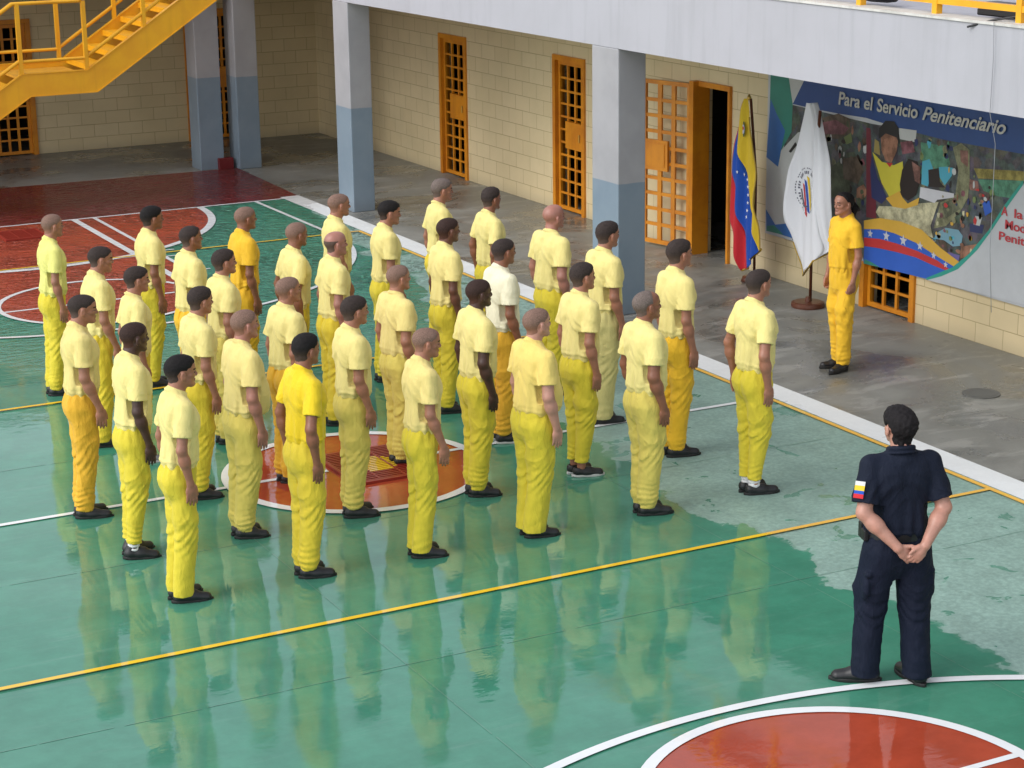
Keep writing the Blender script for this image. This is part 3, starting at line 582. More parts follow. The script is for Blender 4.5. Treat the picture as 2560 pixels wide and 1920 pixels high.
for (y, z) in [(18.79, 1.235), (18.735, 1.21), (18.69, 1.155), (18.66, 1.08), (18.65, 0.99), (18.655, 0.90), (18.67, 0.81), (18.70, .73)]:
    m = MB(); starpoly(m, y - 18.70, z, 0.024, vfold(y, z, (19.05 - y) / 0.6) - 0.006); m.build("star", STARW, root)
m = MB(); yy, zz = 18.73, 1.72; x = vfold(yy, zz, .53) - 0.008
def ell(m, y, z, a, b, x, mi_): m.add([(x, y + a * math.cos(6.2832 * i / 16), z + b * math.sin(6.2832 * i / 16)) for i in range(16)], [tuple(range(16))[::-1]], mi_)
ell(m, yy - 18.7, zz, 0.035, 0.085, x, 0); ell(m, yy - 18.7, zz, 0.022, 0.052, x - 0.003, 1); ell(m, yy - 18.7, zz + .01, 0.012, 0.02, x - 0.005, 2)
m.build("coat_of_arms", [newmat("arms_green", (0.10, 0.13, 0.04), .6), newmat("arms_pale", (0.5, 0.5, 0.6), .6), FR], root)
m = MB(); m.tube([(0.10, -0.06, 0.03), (0.10, -0.06, 1.2), (0.04, -0.02, 2.06)], 0.016, 10); m.tube([(0.10, -0.06, 0.0), (0.10, -0.06, 0.05), (0.10, -0.06, 0.055)], [0.15, 0.13, 0.05], 24); m.build("pole", WOODP, root, smooth=True)
m = MB(); m.tube([(0.03, 0, 2.04), (0.03, 0, 2.06), (0.03, 0, 2.08), (0.03, 0, 2.11)], [0.015, 0.028, 0.022, 0.004], 12); m.build("finial", METALB, root, smooth=True)
m = MB()
fr = [fine[-1][0], fine[-1][1]] ; pts = [(0.02 + vfold(y, z, (19.05 - y) / .6), y - 18.7, z) for (y, z) in (fine[-1][0], fine[-1][1], (18.655, .24), fine[-1][2], fine[-1][3])]
m.tube(pts, 0.012, 6)
pr = [(vfold(r[3][0], r[3][1], (19.05 - r[3][0]) / .6), r[3][0] - 18.7, r[3][1]) for r in fine[6:]]; m.tube(pr, 0.009, 6)
m.build("fringe", GOLDF, root, smooth=True)

root = empty("flag_on_pole", (12.62, 17.29, 0)); tag(root, "white flag with a round tricolour emblem hanging on a pole in front of the mural", "flag")
FWR = [[(17.385, 2.17), (17.34, 2.17), (17.335, 2.17)], [(17.49, 1.85), (17.23, 1.88), (17.20, 1.89)], [(17.62, 1.52), (17.16, 1.58), (17.03, 1.60)], [(17.66, 1.26), (17.13, 1.33), (16.97, 1.40)], [(17.69, 0.94), (17.07, 1.04), (16.95, 1.10)], [(17.61, 0.74), (17.03, 0.84), (16.94, 0.88)], [(17.54, 0.53), (16.99, 0.66), (16.93, 0.70)], [(17.43, 0.31), (17.1, 0.54), (16.96, 0.655)]]
fine = flag_surface(FWR, 7, 3, None, 12.62)
def wfold(y, z):
    s = (17.7 - y) / 0.75; t = (2.17 - z) / 1.85
    return (0.06 * math.sin(6.5 * s + 1.2 * t - 1.2) + 0.018 * math.sin(17 * s - 4 * t)) * min(1, 2.2 * t + .08) + 0.02 * s
m = MB(); vs = []; K = 18
for row in fine:
    (ya, za), (yb, zb), (yc, zc) = row
    for k in range(K + 1):
        u = k / K; vs.append((wfold(ya + (yb - ya) * u, za + (zb - za) * u) - .03, ya + (yb - ya) * u - 17.29, za + (zb - za) * u))
n = len(fine); m.add(vs, [(i * (K + 1) + k, i * (K + 1) + k + 1, (i + 1) * (K + 1) + k + 1, (i + 1) * (K + 1) + k) for i in range(n - 1) for k in range(K)])
o = m.build("white_cloth", FW, root, smooth=True); solid(o, 0.003)
m = MB(); vs = []; K = 6
for row in fine:
    (yb, zb), (yc, zc) = row[1], row[2]
    x0 = wfold(yb, zb) - .03
    for k in range(K + 1):
        u = k / K; vs.append((x0 + 0.10 * u + 0.015 * math.sin(9 * u), yb + (yc - yb) * u - 17.29, zb + (zc - zb) * u))
m.add(vs, [(i * (K + 1) + k, i * (K + 1) + k + 1, (i + 1) * (K + 1) + k + 1, (i + 1) * (K + 1) + k) for i in range(n - 1) for k in range(K)])
o = m.build("turned_back_fold", FW, root, smooth=True); solid(o, 0.003)
m = MB(); ey, ez = 17.37, 1.24; PXL = lambda y, z: wfold(y, z) - .03 - 0.007
def onf(y, z, dx=0): return (PXL(y, z) - dx, y - 17.29, z)
EMG = newmat("emblem_grey", (0.13, 0.13, 0.17), .6)
for (r0, r1, seg) in ((0.235, 0.246, 50), (0.180, 0.212, 40)):
    m = MB()
    for i in range(seg):
        if i % 4 == 3: continue
        a0 = 6.2832 * i / seg; a1 = 6.2832 * (i + .6) / seg
        q = [(ey + .86 * r * math.cos(a), ez + r * math.sin(a)) for r, a in ((r0, a0), (r0, a1), (r1, a1), (r1, a0))]
        m.poly([onf(*p) for p in q][::-1], 0)
    m.build("lettered_ring", EMG, root)['kind'] = 'stuff' 
def stripe(y0, mt):
    m = MB()
    for k in range(6):
        za, zb = 0.17 - k * 0.055, 0.17 - (k + 1) * 0.055
        f = lambda z: ey + y0 - 0.30 * (0.17 - z); wv = 0.042
        m.poly([onf(f(za), ez + za - y0, .001), onf(f(za) - wv, ez + za - y0 - .02, .001), onf(f(zb) - wv, ez + zb - y0 - .02, .001), onf(f(zb), ez + zb - y0, .001)], 0)
    m.build("emblem_stripe", mt, root)
stripe(0.095, FR); stripe(0.053, FB); stripe(0.011, FY)
m = MB(); m.tube([onf(ey + .13, ez - .0, .002), onf(ey + .10, ez - .10, .002), onf(ey + .03, ez - .17, .002), onf(ey - .05, ez - .16, .002)], .009, 5, 0); m.build("emblem_wreath", EMG, root)
m = MB(); m.tube([(0.03, 0.0, 0.04), (0.03, 0.0, 1.2), (0.05, -0.06, 2.10)], 0.017, 10); m.build("pole", WOODP, root, smooth=True)
m = MB(); m.tube([(0, 0, 0.0), (0, 0, 0.018), (0, 0, 0.05), (0, 0, 0.058)], [0.175, 0.18, 0.175, 0.15], 40); m.tube([(0, 0, 0.0585), (0, 0, 0.11)], [0.035, 0.024], 16); m.build("base", WOODP, root)
m = MB(); pts = [onf(*fine[-1][0]), onf(*fine[-1][1]), (0.06, fine[-1][2][0] - 17.29, fine[-1][2][1])]; m.tube(pts, 0.010, 6); m.tube([onf(*r[0]) for r in fine[-12:]], 0.006, 6); m.build("fringe", GOLDF, root, smooth=True)

# ================================================================ PEOPLE : smooth implicit bodies turned into meshes
class Noise3:
    def __init__(s, seed): s.g = np.random.RandomState(seed).rand(32, 32, 32).astype(np.float32)
    def __call__(s, x, y, z):
        ix, iy, iz = np.floor(x).astype(int), np.floor(y).astype(int), np.floor(z).astype(int)
        fx, fy, fz = x - ix, y - iy, z - iz
        fx = fx * fx * (3 - 2 * fx); fy = fy * fy * (3 - 2 * fy); fz = fz * fz * (3 - 2 * fz)
        r = 0
        for dx in (0, 1):
            for dy in (0, 1):
                for dz in (0, 1):
                    r = r + s.g[(ix + dx) & 31, (iy + dy) & 31, (iz + dz) & 31] * (fx if dx else 1 - fx) * (fy if dy else 1 - fy) * (fz if dz else 1 - fz)
        return r - 0.5
class Field:
    def __init__(s, lo, hi, h):
        s.lo = np.array(lo, float); s.h = h
        s.n = np.ceil((np.array(hi) - s.lo) / h).astype(int) + 1
        s.ax = [(s.lo[i] + h * np.arange(s.n[i])).astype(np.float32) for i in range(3)]
        s.F = np.full(s.n, 0.25, np.float32)
    def region(s, lo, hi, k):
        a = [max(0, int(math.floor((lo[i] - k - 0.02 - s.lo[i]) / s.h))) for i in range(3)]
        b = [min(int(s.n[i]), int(math.ceil((hi[i] + k + 0.02 - s.lo[i]) / s.h)) + 1) for i in range(3)]
        if any(b[i] <= a[i] for i in range(3)): return None, None
        sl = tuple(slice(a[i], b[i]) for i in range(3))
        return sl, (s.ax[0][sl[0]][:, None, None], s.ax[1][sl[1]][None, :, None], s.ax[2][sl[2]][None, None, :])
    def put(s, sl, d, k, op):
        A = s.F[sl]
        if op == 'u':
            if k > 0: h = np.maximum(k - np.abs(A - d), 0) / k; s.F[sl] = np.minimum(A, d) - h * h * k * 0.25
            else: s.F[sl] = np.minimum(A, d)
        elif op == 's':
            d = -d; h = np.maximum(k - np.abs(A - d), 0) / max(k, 1e-6); s.F[sl] = np.maximum(A, d) + h * h * k * 0.25
    @staticmethod
    def dcone(P, a, b, ra, rb, sq=None):
        a = np.array(a, float); b = np.array(b, float); ba = b - a; L2 = float(ba @ ba) + 1e-9
        px, py, pz = P[0] - a[0], P[1] - a[1], P[2] - a[2]
        t = np.clip((px * ba[0] + py * ba[1] + pz * ba[2]) / L2, 0, 1)
        dx, dy, dz = px - ba[0] * t, py - ba[1] * t, pz - ba[2] * t
        if sq is not None:      # squash along a unit vector
            n, f = np.array(sq[0], float), sq[1]; q = dx * n[0] + dy * n[1] + dz * n[2]
            return (np.sqrt(dx * dx + dy * dy + dz * dz + q * q * (f * f - 1)) - (ra + (rb - ra) * t)) / (1 + 0.5 * (f - 1))
        return np.sqrt(dx * dx + dy * dy + dz * dz) - (ra + (rb - ra) * t)
    def cone(s, a, b, ra, rb, k=0.012, op='u', sq=None):
        m = max(ra, rb); lo = np.minimum(a, b) - m; hi = np.maximum(a, b) + m
        sl, P = s.region(lo, hi, k)
        if sl: s.put(sl, s.dcone(P, a, b, ra, rb, sq), k, op)
    def ell(s, c, r, k=0.012, op='u', rot=None):
        m = max(r); sl, P = s.region(np.array(c) - m, np.array(c) + m, k)
        if not sl: return
        p = [P[0] - c[0], P[1] - c[1], P[2] - c[2]]
        if rot is not None: p = [sum(rot[j][i] * p[j] for j in range(3)) for i in range(3)]
        q = [p[i] / r[i] for i in range(3)]; k0 = np.sqrt(q[0] ** 2 + q[1] ** 2 + q[2] ** 2)
        k1 = np.sqrt((p[0] / r[0] ** 2) ** 2 + (p[1] / r[1] ** 2) ** 2 + (p[2] / r[2] ** 2) ** 2) + 1e-6
        s.put(sl, k0 * (k0 - 1) / k1, k, op)
    def loft(s, tab, k=0.02, e=2.3):
        T = np.array(tab, float); z0, z1 = T[0, 0], T[-1, 0]; m = T[:, 1:3].max() + 0.05
        sl, P = s.region((-m, -m, z0), (m, m, z1), k)
        if not sl: return
        z = P[2]; a = np.interp(z, T[:, 0], T[:, 1]); b = np.interp(z, T[:, 0], T[:, 2]); c = np.interp(z, T[:, 0], T[:, 3])
        r = (np.abs((P[0] - c) / a) ** e + np.abs(P[1] / b) ** e) ** (1 / e)
        d = (r - 1) * np.minimum(a, b) * (0.6 + 0.4 * np.minimum(r, 1)); d = np.maximum(d, np.maximum(z0 - z, z - z1))
        s.put(sl, d, k, 'u')
    def band(s, fn, wdt=0.03):
        i = np.nonzero(np.abs(s.F) < wdt); x, y, z = s.ax[0][i[0]], s.ax[1][i[1]], s.ax[2][i[2]]
        s.F[i] += fn(x, y, z).astype(np.float32)
    def mesh(s):
        F = s.F; F[0] = F[-1] = 0.2; F[:, 0] = F[:, -1] = 0.2; F[:, :, 0] = F[:, :, -1] = 0.2
        I = F < 0; c = np.zeros(tuple(np.array(F.shape) - 1), np.int8)
        offs = [(a, b, d) for a in (0, 1) for b in (0, 1) for d in (0, 1)]
        N = [F.shape[i] - 1 for i in range(3)]
        for a, b, d in offs: c += I[a:a + N[0], b:b + N[1], d:d + N[2]]
        act = np.nonzero((c > 0) & (c < 8)); idx = np.full(c.shape, -1, np.int64); n = len(act[0]); idx[act] = np.arange(n)
        V = {o: F[act[0] + o[0], act[1] + o[1], act[2] + o[2]] for o in offs}
        acc = np.zeros((n, 3)); cnt = np.zeros(n)
        for o in offs:
            for ax in range(3):
                if o[ax] == 0:
                    o2 = list(o); o2[ax] = 1; o2 = tuple(o2); A, B = V[o], V[o2]; cr = (A < 0) != (B < 0)
                    t = np.where(cr, A / np.where(cr, A - B, 1), 0)
                    for j in range(3): acc[:, j] += np.where(cr, (t if j == ax else o[j]), 0)
                    cnt += cr
        P = (acc / cnt[:, None] + np.stack(act, 1)) * s.h + s.lo
        Q = []
        for ax in range(3):
            u, v = (ax + 1) % 3, (ax + 2) % 3
            A = np.take(I, range(0, F.shape[ax] - 1), ax); B = np.take(I, range(1, F.shape[ax]), ax)
            for sgn in (0, 1):
                e = np.array(np.nonzero((A & ~B) if sgn == 0 else (~A & B)))
                e = e[:, (e[u] > 0) & (e[v] > 0)]
                def cell(du, dv): q = e.copy(); q[u] -= du; q[v] -= dv; return idx[q[0], q[1], q[2]]
                quad = [cell(1, 1), cell(0, 1), cell(0, 0), cell(1, 0)]
                if sgn == 1: quad = quad[::-1]
                Q.append(np.stack(quad, 1))
        Q = np.concatenate(Q)
        # one light smoothing pass
        for _ in range(1):
            sm = np.zeros_like(P); ct = np.zeros(n)
            for i in range(4):
                np.add.at(sm, Q[:, i], P[Q[:, (i + 1) % 4]]); np.add.at(ct, Q[:, i], 1)
            P = P * 0.5 + 0.5 * sm / np.maximum(ct, 1)[:, None]
        return P, Q
def npmesh(name, P, Q, mats, mi=None):
    me = bpy.data.meshes.new(name); me.vertices.add(len(P)); me.vertices.foreach_set('co', P.astype(np.float32).ravel())
    me.loops.add(len(Q) * 4); me.loops.foreach_set('vertex_index', Q.astype(np.int32).ravel())
    me.polygons.add(len(Q)); me.polygons.foreach_set('loop_start', np.arange(0, len(Q) * 4, 4, dtype=np.int32))
    for m in mats: me.materials.append(m)
    me.update(calc_edges=True); me.polygons.foreach_set('use_smooth', np.ones(len(Q), bool))
    if mi is not None: me.polygons.foreach_set('material_index', mi.astype(np.int32))
    me.validate(); return me

def rotm(yaw, pitch):
    cy, sy, cp, sp = math.cos(yaw), math.sin(yaw), math.cos(pitch), math.sin(pitch)
    return np.array([[cy, -sy, 0], [sy, cy, 0], [0, 0, 1]]) @ np.array([[cp, 0, sp], [0, 1, 0], [-sp, 0, cp]])
PIV = np.array((-0.012, 0, 1.50))
class Head:
    def __init__(s, yaw=0.0, pitch=0.0, sc=1.0, dx=0.025): s.R = rotm(yaw, pitch); s.sc = sc; s.o = PIV + np.array((dx, 0, 0))
    def T(s, p): return s.o + s.R @ ((np.array(p, float) - PIV) * s.sc)
    def inv(s, P): return (P - s.o) @ s.R / s.sc + PIV
    def build(s, F, jaw=1.0, nose=1.0, grow=0.0):
        c = lambda p, r, k=0.012, op='u': F.ell(s.T(p), [x * s.sc + grow for x in r], k, op, s.R)
        l = lambda a, b, ra, rb, k=0.012, op='u': F.cone(s.T(a), s.T(b), ra * s.sc + grow, rb * s.sc + grow, k, op)
        c((-.016, 0, 1.638), (.098, .077, .083)); c((.022, 0, 1.655), (.070, .067, .058), 0.02)
        c((.026, 0, 1.578), (.060, .058, .072), 0.02)
        for q in (-1, 1):
            l((-.002, q * .052 * jaw, 1.568), (.066, q * .016, 1.520), .020, .017, 0.022)
            l((.050, q * .046, 1.592), (.078, q * .024, 1.586), .016, .012, 0.014)      # cheekbone
        l((.062, 0, 1.519), (.078, 0, 1.520), .020, .017, 0.014)
        l((.081, -.026, 1.630), (.081, .026, 1.630), .012, .012, 0.016)
        if grow == 0:
            for q in (-1, 1):
                F.ell(s.T((.095, q * .033, 1.611)), [.012 * s.sc, .016 * s.sc, .010 * s.sc], 0.012, 's', s.R)
                c((.076, q * .031, 1.609), (.0125, .0135, .0105), 0.003)
            l((.089, 0, 1.616), (.1035 * nose, 0, 1.588), .0075, .0100, 0.010); c((.095, .0105, 1.582), (.010, .008, .0065), 0.006); c((.095, -.0105, 1.582), (.010, .008, .0065), 0.006)
            c((.0855, 0, 1.5570), (.011, .020, .006), 0.008); c((.0845, 0, 1.547), (.010, .017, .006), 0.007)
            for q in (-1, 1):
                c((-.008, q * .083, 1.597), (.020, .010, .034), 0.004); F.ell(s.T((-.001, q * .094, 1.602)), [.010, .006, .019], 0.004, 's', s.R)
        # neck
        F.cone((-.030, 0, 1.40), s.T((-.022, 0, 1.560)), .066 + grow, .056 + grow, 0.025)
def hand(F, W, d, n, t, curl=0.18, spread=1.0, thumb=None, ds=1.0):
    """W wrist, d finger direction, n palm normal, t thumb side"""
    W = np.array(W, float); d = np.array(d, float) / np.linalg.norm(d); t = np.array(t, float); t -= d * (t @ d); t /= np.linalg.norm(t); nn = np.cross(d, t); nn = nn if nn @ np.array(n, float) > 0 else -nn; n = nn
    F.cone(W, W + d * .05, .025, .024, 0.015, sq=(n, 1.25))
    F.ell(W + d * .055, [.046, .040, .0155], 0.012, 'u', np.stack([d, t, n], 1))
    for i, (o, L) in enumerate(((.029, .074), (.0098, .082), (-.0098, .076), (-.029, .060))):
        b = W + d * (.086 - abs(o) * .25) + t * o; dd = d * 1.0 + t * o * 1.3 * spread
        for j, (f, r0, r1) in enumerate(((.45, .0098, .0090), (.30, .0090, .0083), (.25, .0083, .0072))):
            a = curl * (j + .7) * (1 + .12 * i); v = dd * math.cos(a) + n * math.sin(a); v /= np.linalg.norm(v); e = b + v * L * f
            F.cone(b, e, r0 * ds, r1 * ds, 0.004); b = e
    b = W + d * .025 + t * .027; v = (d * .92 + t * .30 + n * .30) if thumb is None else np.array(thumb, float); v = v / np.linalg.norm(v)
    e = b + v * .042; F.cone(b, e, .0145, .0115, 0.010); v2 = v * .7 + d * .5; v2 /= np.linalg.norm(v2); F.cone(e, e + v2 * .03, .0115, .0085, 0.004)
def arm(F, Sh, E, W, rs=1.0):
    Sh, E, W = map(lambda v: np.array(v, float), (Sh, E, W))
    F.cone(Sh, Sh + (E - Sh) * .35, .046 * rs, .048 * rs, 0.02); F.cone(Sh + (E - Sh) * .3, E, .051 * rs, .040 * rs, 0.03)
    F.cone(E, E + (W - E) * .35, .040 * rs, .0425 * rs, 0.02); F.cone(E + (W - E) * .3, W, .0425 * rs, .0265 * rs, 0.025)
def default_arms(v):
    A = []
    for q in (1, -1):
        y = .190 * v['wd']; out = v.get('out', .0) ; el = v.get('el', -.035) + (0.01 if q > 0 else 0)
        A.append(dict(S=(-.015, q * y, 1.395), E=(el, q * (y + .040 + out * (1.0 if q < 0 else .6)), 1.125), W=(v.get('wx', .035), q * (y + .035 + out * .6), .885), q=q))
    return A
TORSO = [(0.95, .115, .155, -.005), (1.02, .105, .145, 0), (1.10, .102, .142, .004), (1.20, .108, .160, .006), (1.30, .112, .175, .002), (1.38, .098, .168, -.008), (1.43, .075, .12, -.016), (1.47, .055, .065, -.022)]
def body_mesh(v, name="person"):
    H = v['head']; F = Field((-.30, -.40, 0.03), (.30, .40, 1.78), .0055); wd = v['wd']
    T = [(z, a * (.5 + .5 * wd) - .034, b * wd - .036, c) for z, a, b, c in TORSO]; F.loft(T)
    for q in (1, -1):
        F.cone((-.02, q * .03, 1.42), (-.015, q * .175 * wd, 1.385), .035, .040, .03)
        hp = v['feet'][q]; F.cone((-.005, q * .085 * wd, .91), (hp[0] * .4, q * .088 * .5 * wd + hp[1] * .5, .50), .052, .042, .03); F.cone((hp[0] * .4, q * .044 * wd + hp[1] * .5, .50), (hp[0] - .01, hp[1], .08), .042, .034, .03)
    for a in v['arms']:
        arm(F, a['S'], a['E'], a['W'], v.get('rs', 1.0))
        W = np.array(a['W']); d = a.get('d', (0.10, -.02 * a['q'], -1)); hand(F, W, d, a.get('n', (0, -a['q'], 0)), a.get('t', (1, 0, 0)), a.get('curl', .16), a.get('spread', 1.0), a.get('thumb'))
    H.build(F, v.get('jaw', 1.0), v.get('nose', 1.0))
    P, Q = F.mesh(); C = H.inv(P[Q].mean(1)); x, y, z = C[:, 0], np.abs(C[:, 1]), C[:, 2]
    mi = np.zeros(len(Q), int)
    mi[(x > .068) & (np.abs((y - .032) / .013) ** 2 + ((z - .0008 - 1.609) / .0052) ** 2 < 1)] = 1
    mi[(x > .066) & (y > .014) & (y < .049) & (np.abs(z - 1.633 + (y - .03) ** 2 * 3) < .0042)] = 2
    mi[(x > .089) & (y < .013) & (np.abs(z - 1.552) < .0075)] = 3
    me = npmesh(name, P, Q, [SKIN['tan'], EYEM, BROWM, LIPM], mi); return me
def hair_mesh(v, style):
    H = v['head']; F = Field(H.o + (-.16, -.13, -.06), H.o + (.16, .13, .30), .005)
    G = {'short': .0065, 'full': .014, 'buzz': .0035, 'shaved': .0028, 'fringe': .004, 'receding': .005, 'long': .010, 'guard': .009}[style]
    H2 = Head.__new__(Head); H2.R = H.R; H2.sc = H.sc; H2.o = H.o; H2.build(F, v.get('jaw', 1.0), 1.0, grow=G)
    if style == 'short': F.ell(H.T((-.006, 0, 1.672)), [.090, .069, .058], 0.02, 'u', H.R)
    if style in ('full', 'guard'): F.ell(H.T((.006, 0, 1.672)), [.098, .080, .074], 0.02, 'u', H.R); F.ell(H.T((-.035, 0, 1.64)), [.095, .083, .085], 0.02, 'u', H.R)
    nz = Noise3(11)
    if style in ('full', 'guard'): F.band(lambda x, y, z: .010 * nz(x * 60, y * 60, z * 60) + .0015 * np.sin(y * 170 + 3 * np.sin(x * 60)))
    elif style == 'short': F.band(lambda x, y, z: .004 * nz(x * 90, y * 90, z * 90))
    i = np.indices(F.F.shape); Pt = np.stack([F.ax[0][i[0]], F.ax[1][i[1]], F.ax[2][i[2]]], -1).reshape(-1, 3); L = H.inv(Pt); x, y, z = L[:, 0], np.abs(L[:, 1]), L[:, 2]
    # hair region : above a line falling from the forehead to the nape
    fore = 1.672 + .012 * np.cos(y * 45)                        # front hairline height
    side = np.interp(x, [-.15, -.075, -.040, -.020, .014, .026, .050, .066, .12], [1.538, 1.538, 1.552, 1.606, 1.606, 1.640, 1.650, fore.mean(), 1.680])
    if style == 'full': side = side - .004
    if style == 'guard': side = np.interp(x, [-.15, -.07, -.04, -.015, .02, .035, .07, .12], [1.520, 1.520, 1.53, 1.575, 1.59, 1.645, 1.66, 1.665])
    if style == 'long': side = np.interp(x, [-.15, -.07, -.03, .0, .03, .05, .12], [1.55, 1.55, 1.575, 1.62, 1.665, 1.692, 1.72])
    cut = (side - z) * .8
    cut = np.maximum(cut, np.where(y > .058, .034 - np.sqrt((x + .004) ** 2 + ((z - 1.594) * .85) ** 2), -1))
    if style in ('receding',): cut = np.maximum(cut, np.minimum(x - .035 + y * .25, 1))
    if style == 'fringe': cut = np.maximum(cut, np.maximum(z - 1.652, x - .004))
    F.F += (G * 1.0 * np.clip(1 + cut / .022, 0, 1)).reshape(F.F.shape).astype(np.float32)      # thins out towards the hairline
    F.F = np.maximum(F.F, cut.reshape(F.F.shape).astype(np.float32))
    if style == 'long':
        a = H.T((-.105, 0, 1.635)); b = H.T((-.150, 0, 1.555)); cc = H.T((-.130, 0, 1.43))
        G2 = Field(H.o + (-.24, -.13, -.12), H.o + (.16, .13, .30), .005); 
        P1, Q1 = F.mesh(); G2.cone(a, b, .022, .036, .02); G2.cone(b, cc, .036, .010, .02); G2.band(lambda x, y, z: .005 * nz(x * 80, y * 120, z * 30))
        P2, Q2 = G2.mesh(); return npmesh("hair", np.concatenate([P1, P2]), np.concatenate([Q1, Q2 + len(P1)]), [HAIR['black']])
    P, Q = F.mesh()
    return npmesh("hair", P, Q, [HAIR['black']])
def shirt_mesh(v, seed, uniform=False):
    F = Field((-.32, -.44, .84), (.32, .44, 1.53), .0058); wd = v['wd']; be = v.get('belly', 0); nz = Noise3(seed); hem = v.get('hem', .965)
    T = [(hem - .03, .110, .158, -.002), (hem + .005, .118 + be * .6, .165, be * .5), (hem + .045, .132 + be, .181, be * .8), (1.10, .128 + be, .178, .004 + be * .8), (1.20, .125 + be * .5, .181, .004 + be * .3), (1.30, .126, .188, .002), (1.37, .114, .186, -.006), (1.415, .092, .150, -.014), (1.445, .074, .105, -.020), (1.468, .066, .072, -.020)]
    F.loft([(z, a * (.45 + .55 * wd), b * wd, c) for z, a, b, c in T], e=2.25)
    for q in (1, -1): F.cone((-.024, q * .045, 1.447), (-.015, q * .165 * wd, 1.400), .045, .057, .035)
    F.cone((-.026, 0, 1.43), (-.022, 0, 1.474), .085, .066, .02)
    for q in (1, -1): F.ell((-.060, q * .075 * wd, 1.31), (.058, .085, .11), .05)      # shoulder blades
    if not v.get('fem'): 
        for q in (1, -1): F.ell((.046, q * .075 * wd, 1.29), (.062, .085, .09), .05)
    if be > .02: F.ell((.045 + be, 0, 1.09), (.10, .14 * wd, .13), .08)
    ln_ = .70 if not uniform else .80; hollow = []
    for a in v['arms']:
        Sh, E = np.array(a['S'], float), np.array(a['E'], float); L = np.linalg.norm(E - Sh); u = (E - Sh) / L; Pe = Sh + u * L * ln_
        r = .069 * v.get('rs', 1.0); sl, P = F.region(np.minimum(Sh, Pe) - .1, np.maximum(Sh, Pe) + .1, .02)
        d = F.dcone(P, Sh, Pe + u * .03, .064 * v.get('rs', 1), r + .004); pl = (P[0] - Pe[0]) * u[0] + (P[1] - Pe[1]) * u[1] + (P[2] - Pe[2]) * u[2]
        d = np.maximum(d, pl); F.put(sl, d, .022, 'u')
        hollow.append((Sh, Pe, u, L, r))
    def fold(x, y, z):
        q_ = np.sign(y); th = np.arctan2(y, x); low = np.clip((1.22 - z) / .22, 0, 1)
        d = .011 * low * nz(th * 3.4 + 9, z * 2.2 + 5, 1.7 + 0 * z) + .006 * low * np.sin(th * 11 + 3 * nz(th * 2 + 4, z * 4 + 2, 3.0 + 0 * z))
        cr = lambda ph: (1 - np.abs(np.sin(ph))) ** 3
        d -= .0065 * np.clip((1.30 - z) / .25, .15, 1) * cr(y * 26 + q_ * z * 9 + 5 * nz(x * 5 + 2, y * 5 + 2, z * 4)) * (.5 + nz(x * 6, y * 6 + 3, z * 6 + 5))
        d -= .005 * np.clip(1 - np.abs(z - 1.22) / .16, 0, 1) * cr(z * 30 + np.abs(y) * 34 + x * 12 + 5 * nz(x * 6 + 1, y * 6, z * 5))
        d += .012 * nz(x * 9 + 3, y * 9 + 7, z * 4 + 1) + .007 * nz(x * 24, y * 24, z * 9)
        s = np.sin((z * .9 + np.abs(y) * 1.1) * 55 + 6 * nz(x * 7, y * 7, z * 7)); d += .0035 * s * np.clip(1 - np.abs(z - 1.27) / .10, 0, 1)
        d += .0028 * np.sin(z * 130 + 9 * nz(x * 8, y * 8, z * 4)) * np.clip(1 - np.abs(z - (hem + .04)) / .05, 0, 1)
        return d
    F.band(fold)
    sl, P = F.region((-.3, -.3, .8), (.3, .3, hem + .05), 0)
    F.F[sl] = np.maximum(F.F[sl], (hem - .004 + .012 * np.sin(P[1] * 23 + seed) * .5 - P[2]))
    for (Sh, Pe, u, L, r) in hollow:
        sl, P = F.region(Pe - .12, Pe + .12, 0); pl = (P[0] - Pe[0]) * u[0] + (P[1] - Pe[1]) * u[1] + (P[2] - Pe[2]) * u[2]
        rad = F.dcone(P, Sh, Pe + u * .1, 0, 0); A = F.F[sl]
        F.F[sl] = np.where(rad < r + .04, np.maximum(A, pl), A); F.put(sl, np.maximum(F.dcone(P, Sh + u * L * .4, Pe + u * .1, r - .021, r - .018), -(pl + .035)), .002, 's')
    # neckline rib
    N_ = 28; nr = .064 if not uniform else .068
    for i in range(N_):
        a0, a1 = 6.2832 * i / N_, 6.2832 * (i + 1) / N_
        f = lambda a: (-.022 + nr * 1.02 * math.cos(a) + .006, nr * math.sin(a), 1.478 - .022 * math.cos(a))
        F.cone(f(a0), f(a1), .0075, .0075, .006)
        if uniform:
            F.cone((f(a0)[0], f(a0)[1], f(a0)[2] + .016), (f(a1)[0], f(a1)[1], f(a1)[2] + .016), .012, .012, .01)
            g = lambda a: (-.022 + nr * 1.28 * math.cos(a) + .006, nr * 1.28 * math.sin(a), 1.470 - .022 * math.cos(a)); F.cone(g(a0), g(a1), .007, .007, .006)
    P, Q = F.mesh(); return npmesh("shirt", P, Q, [CLOTH])
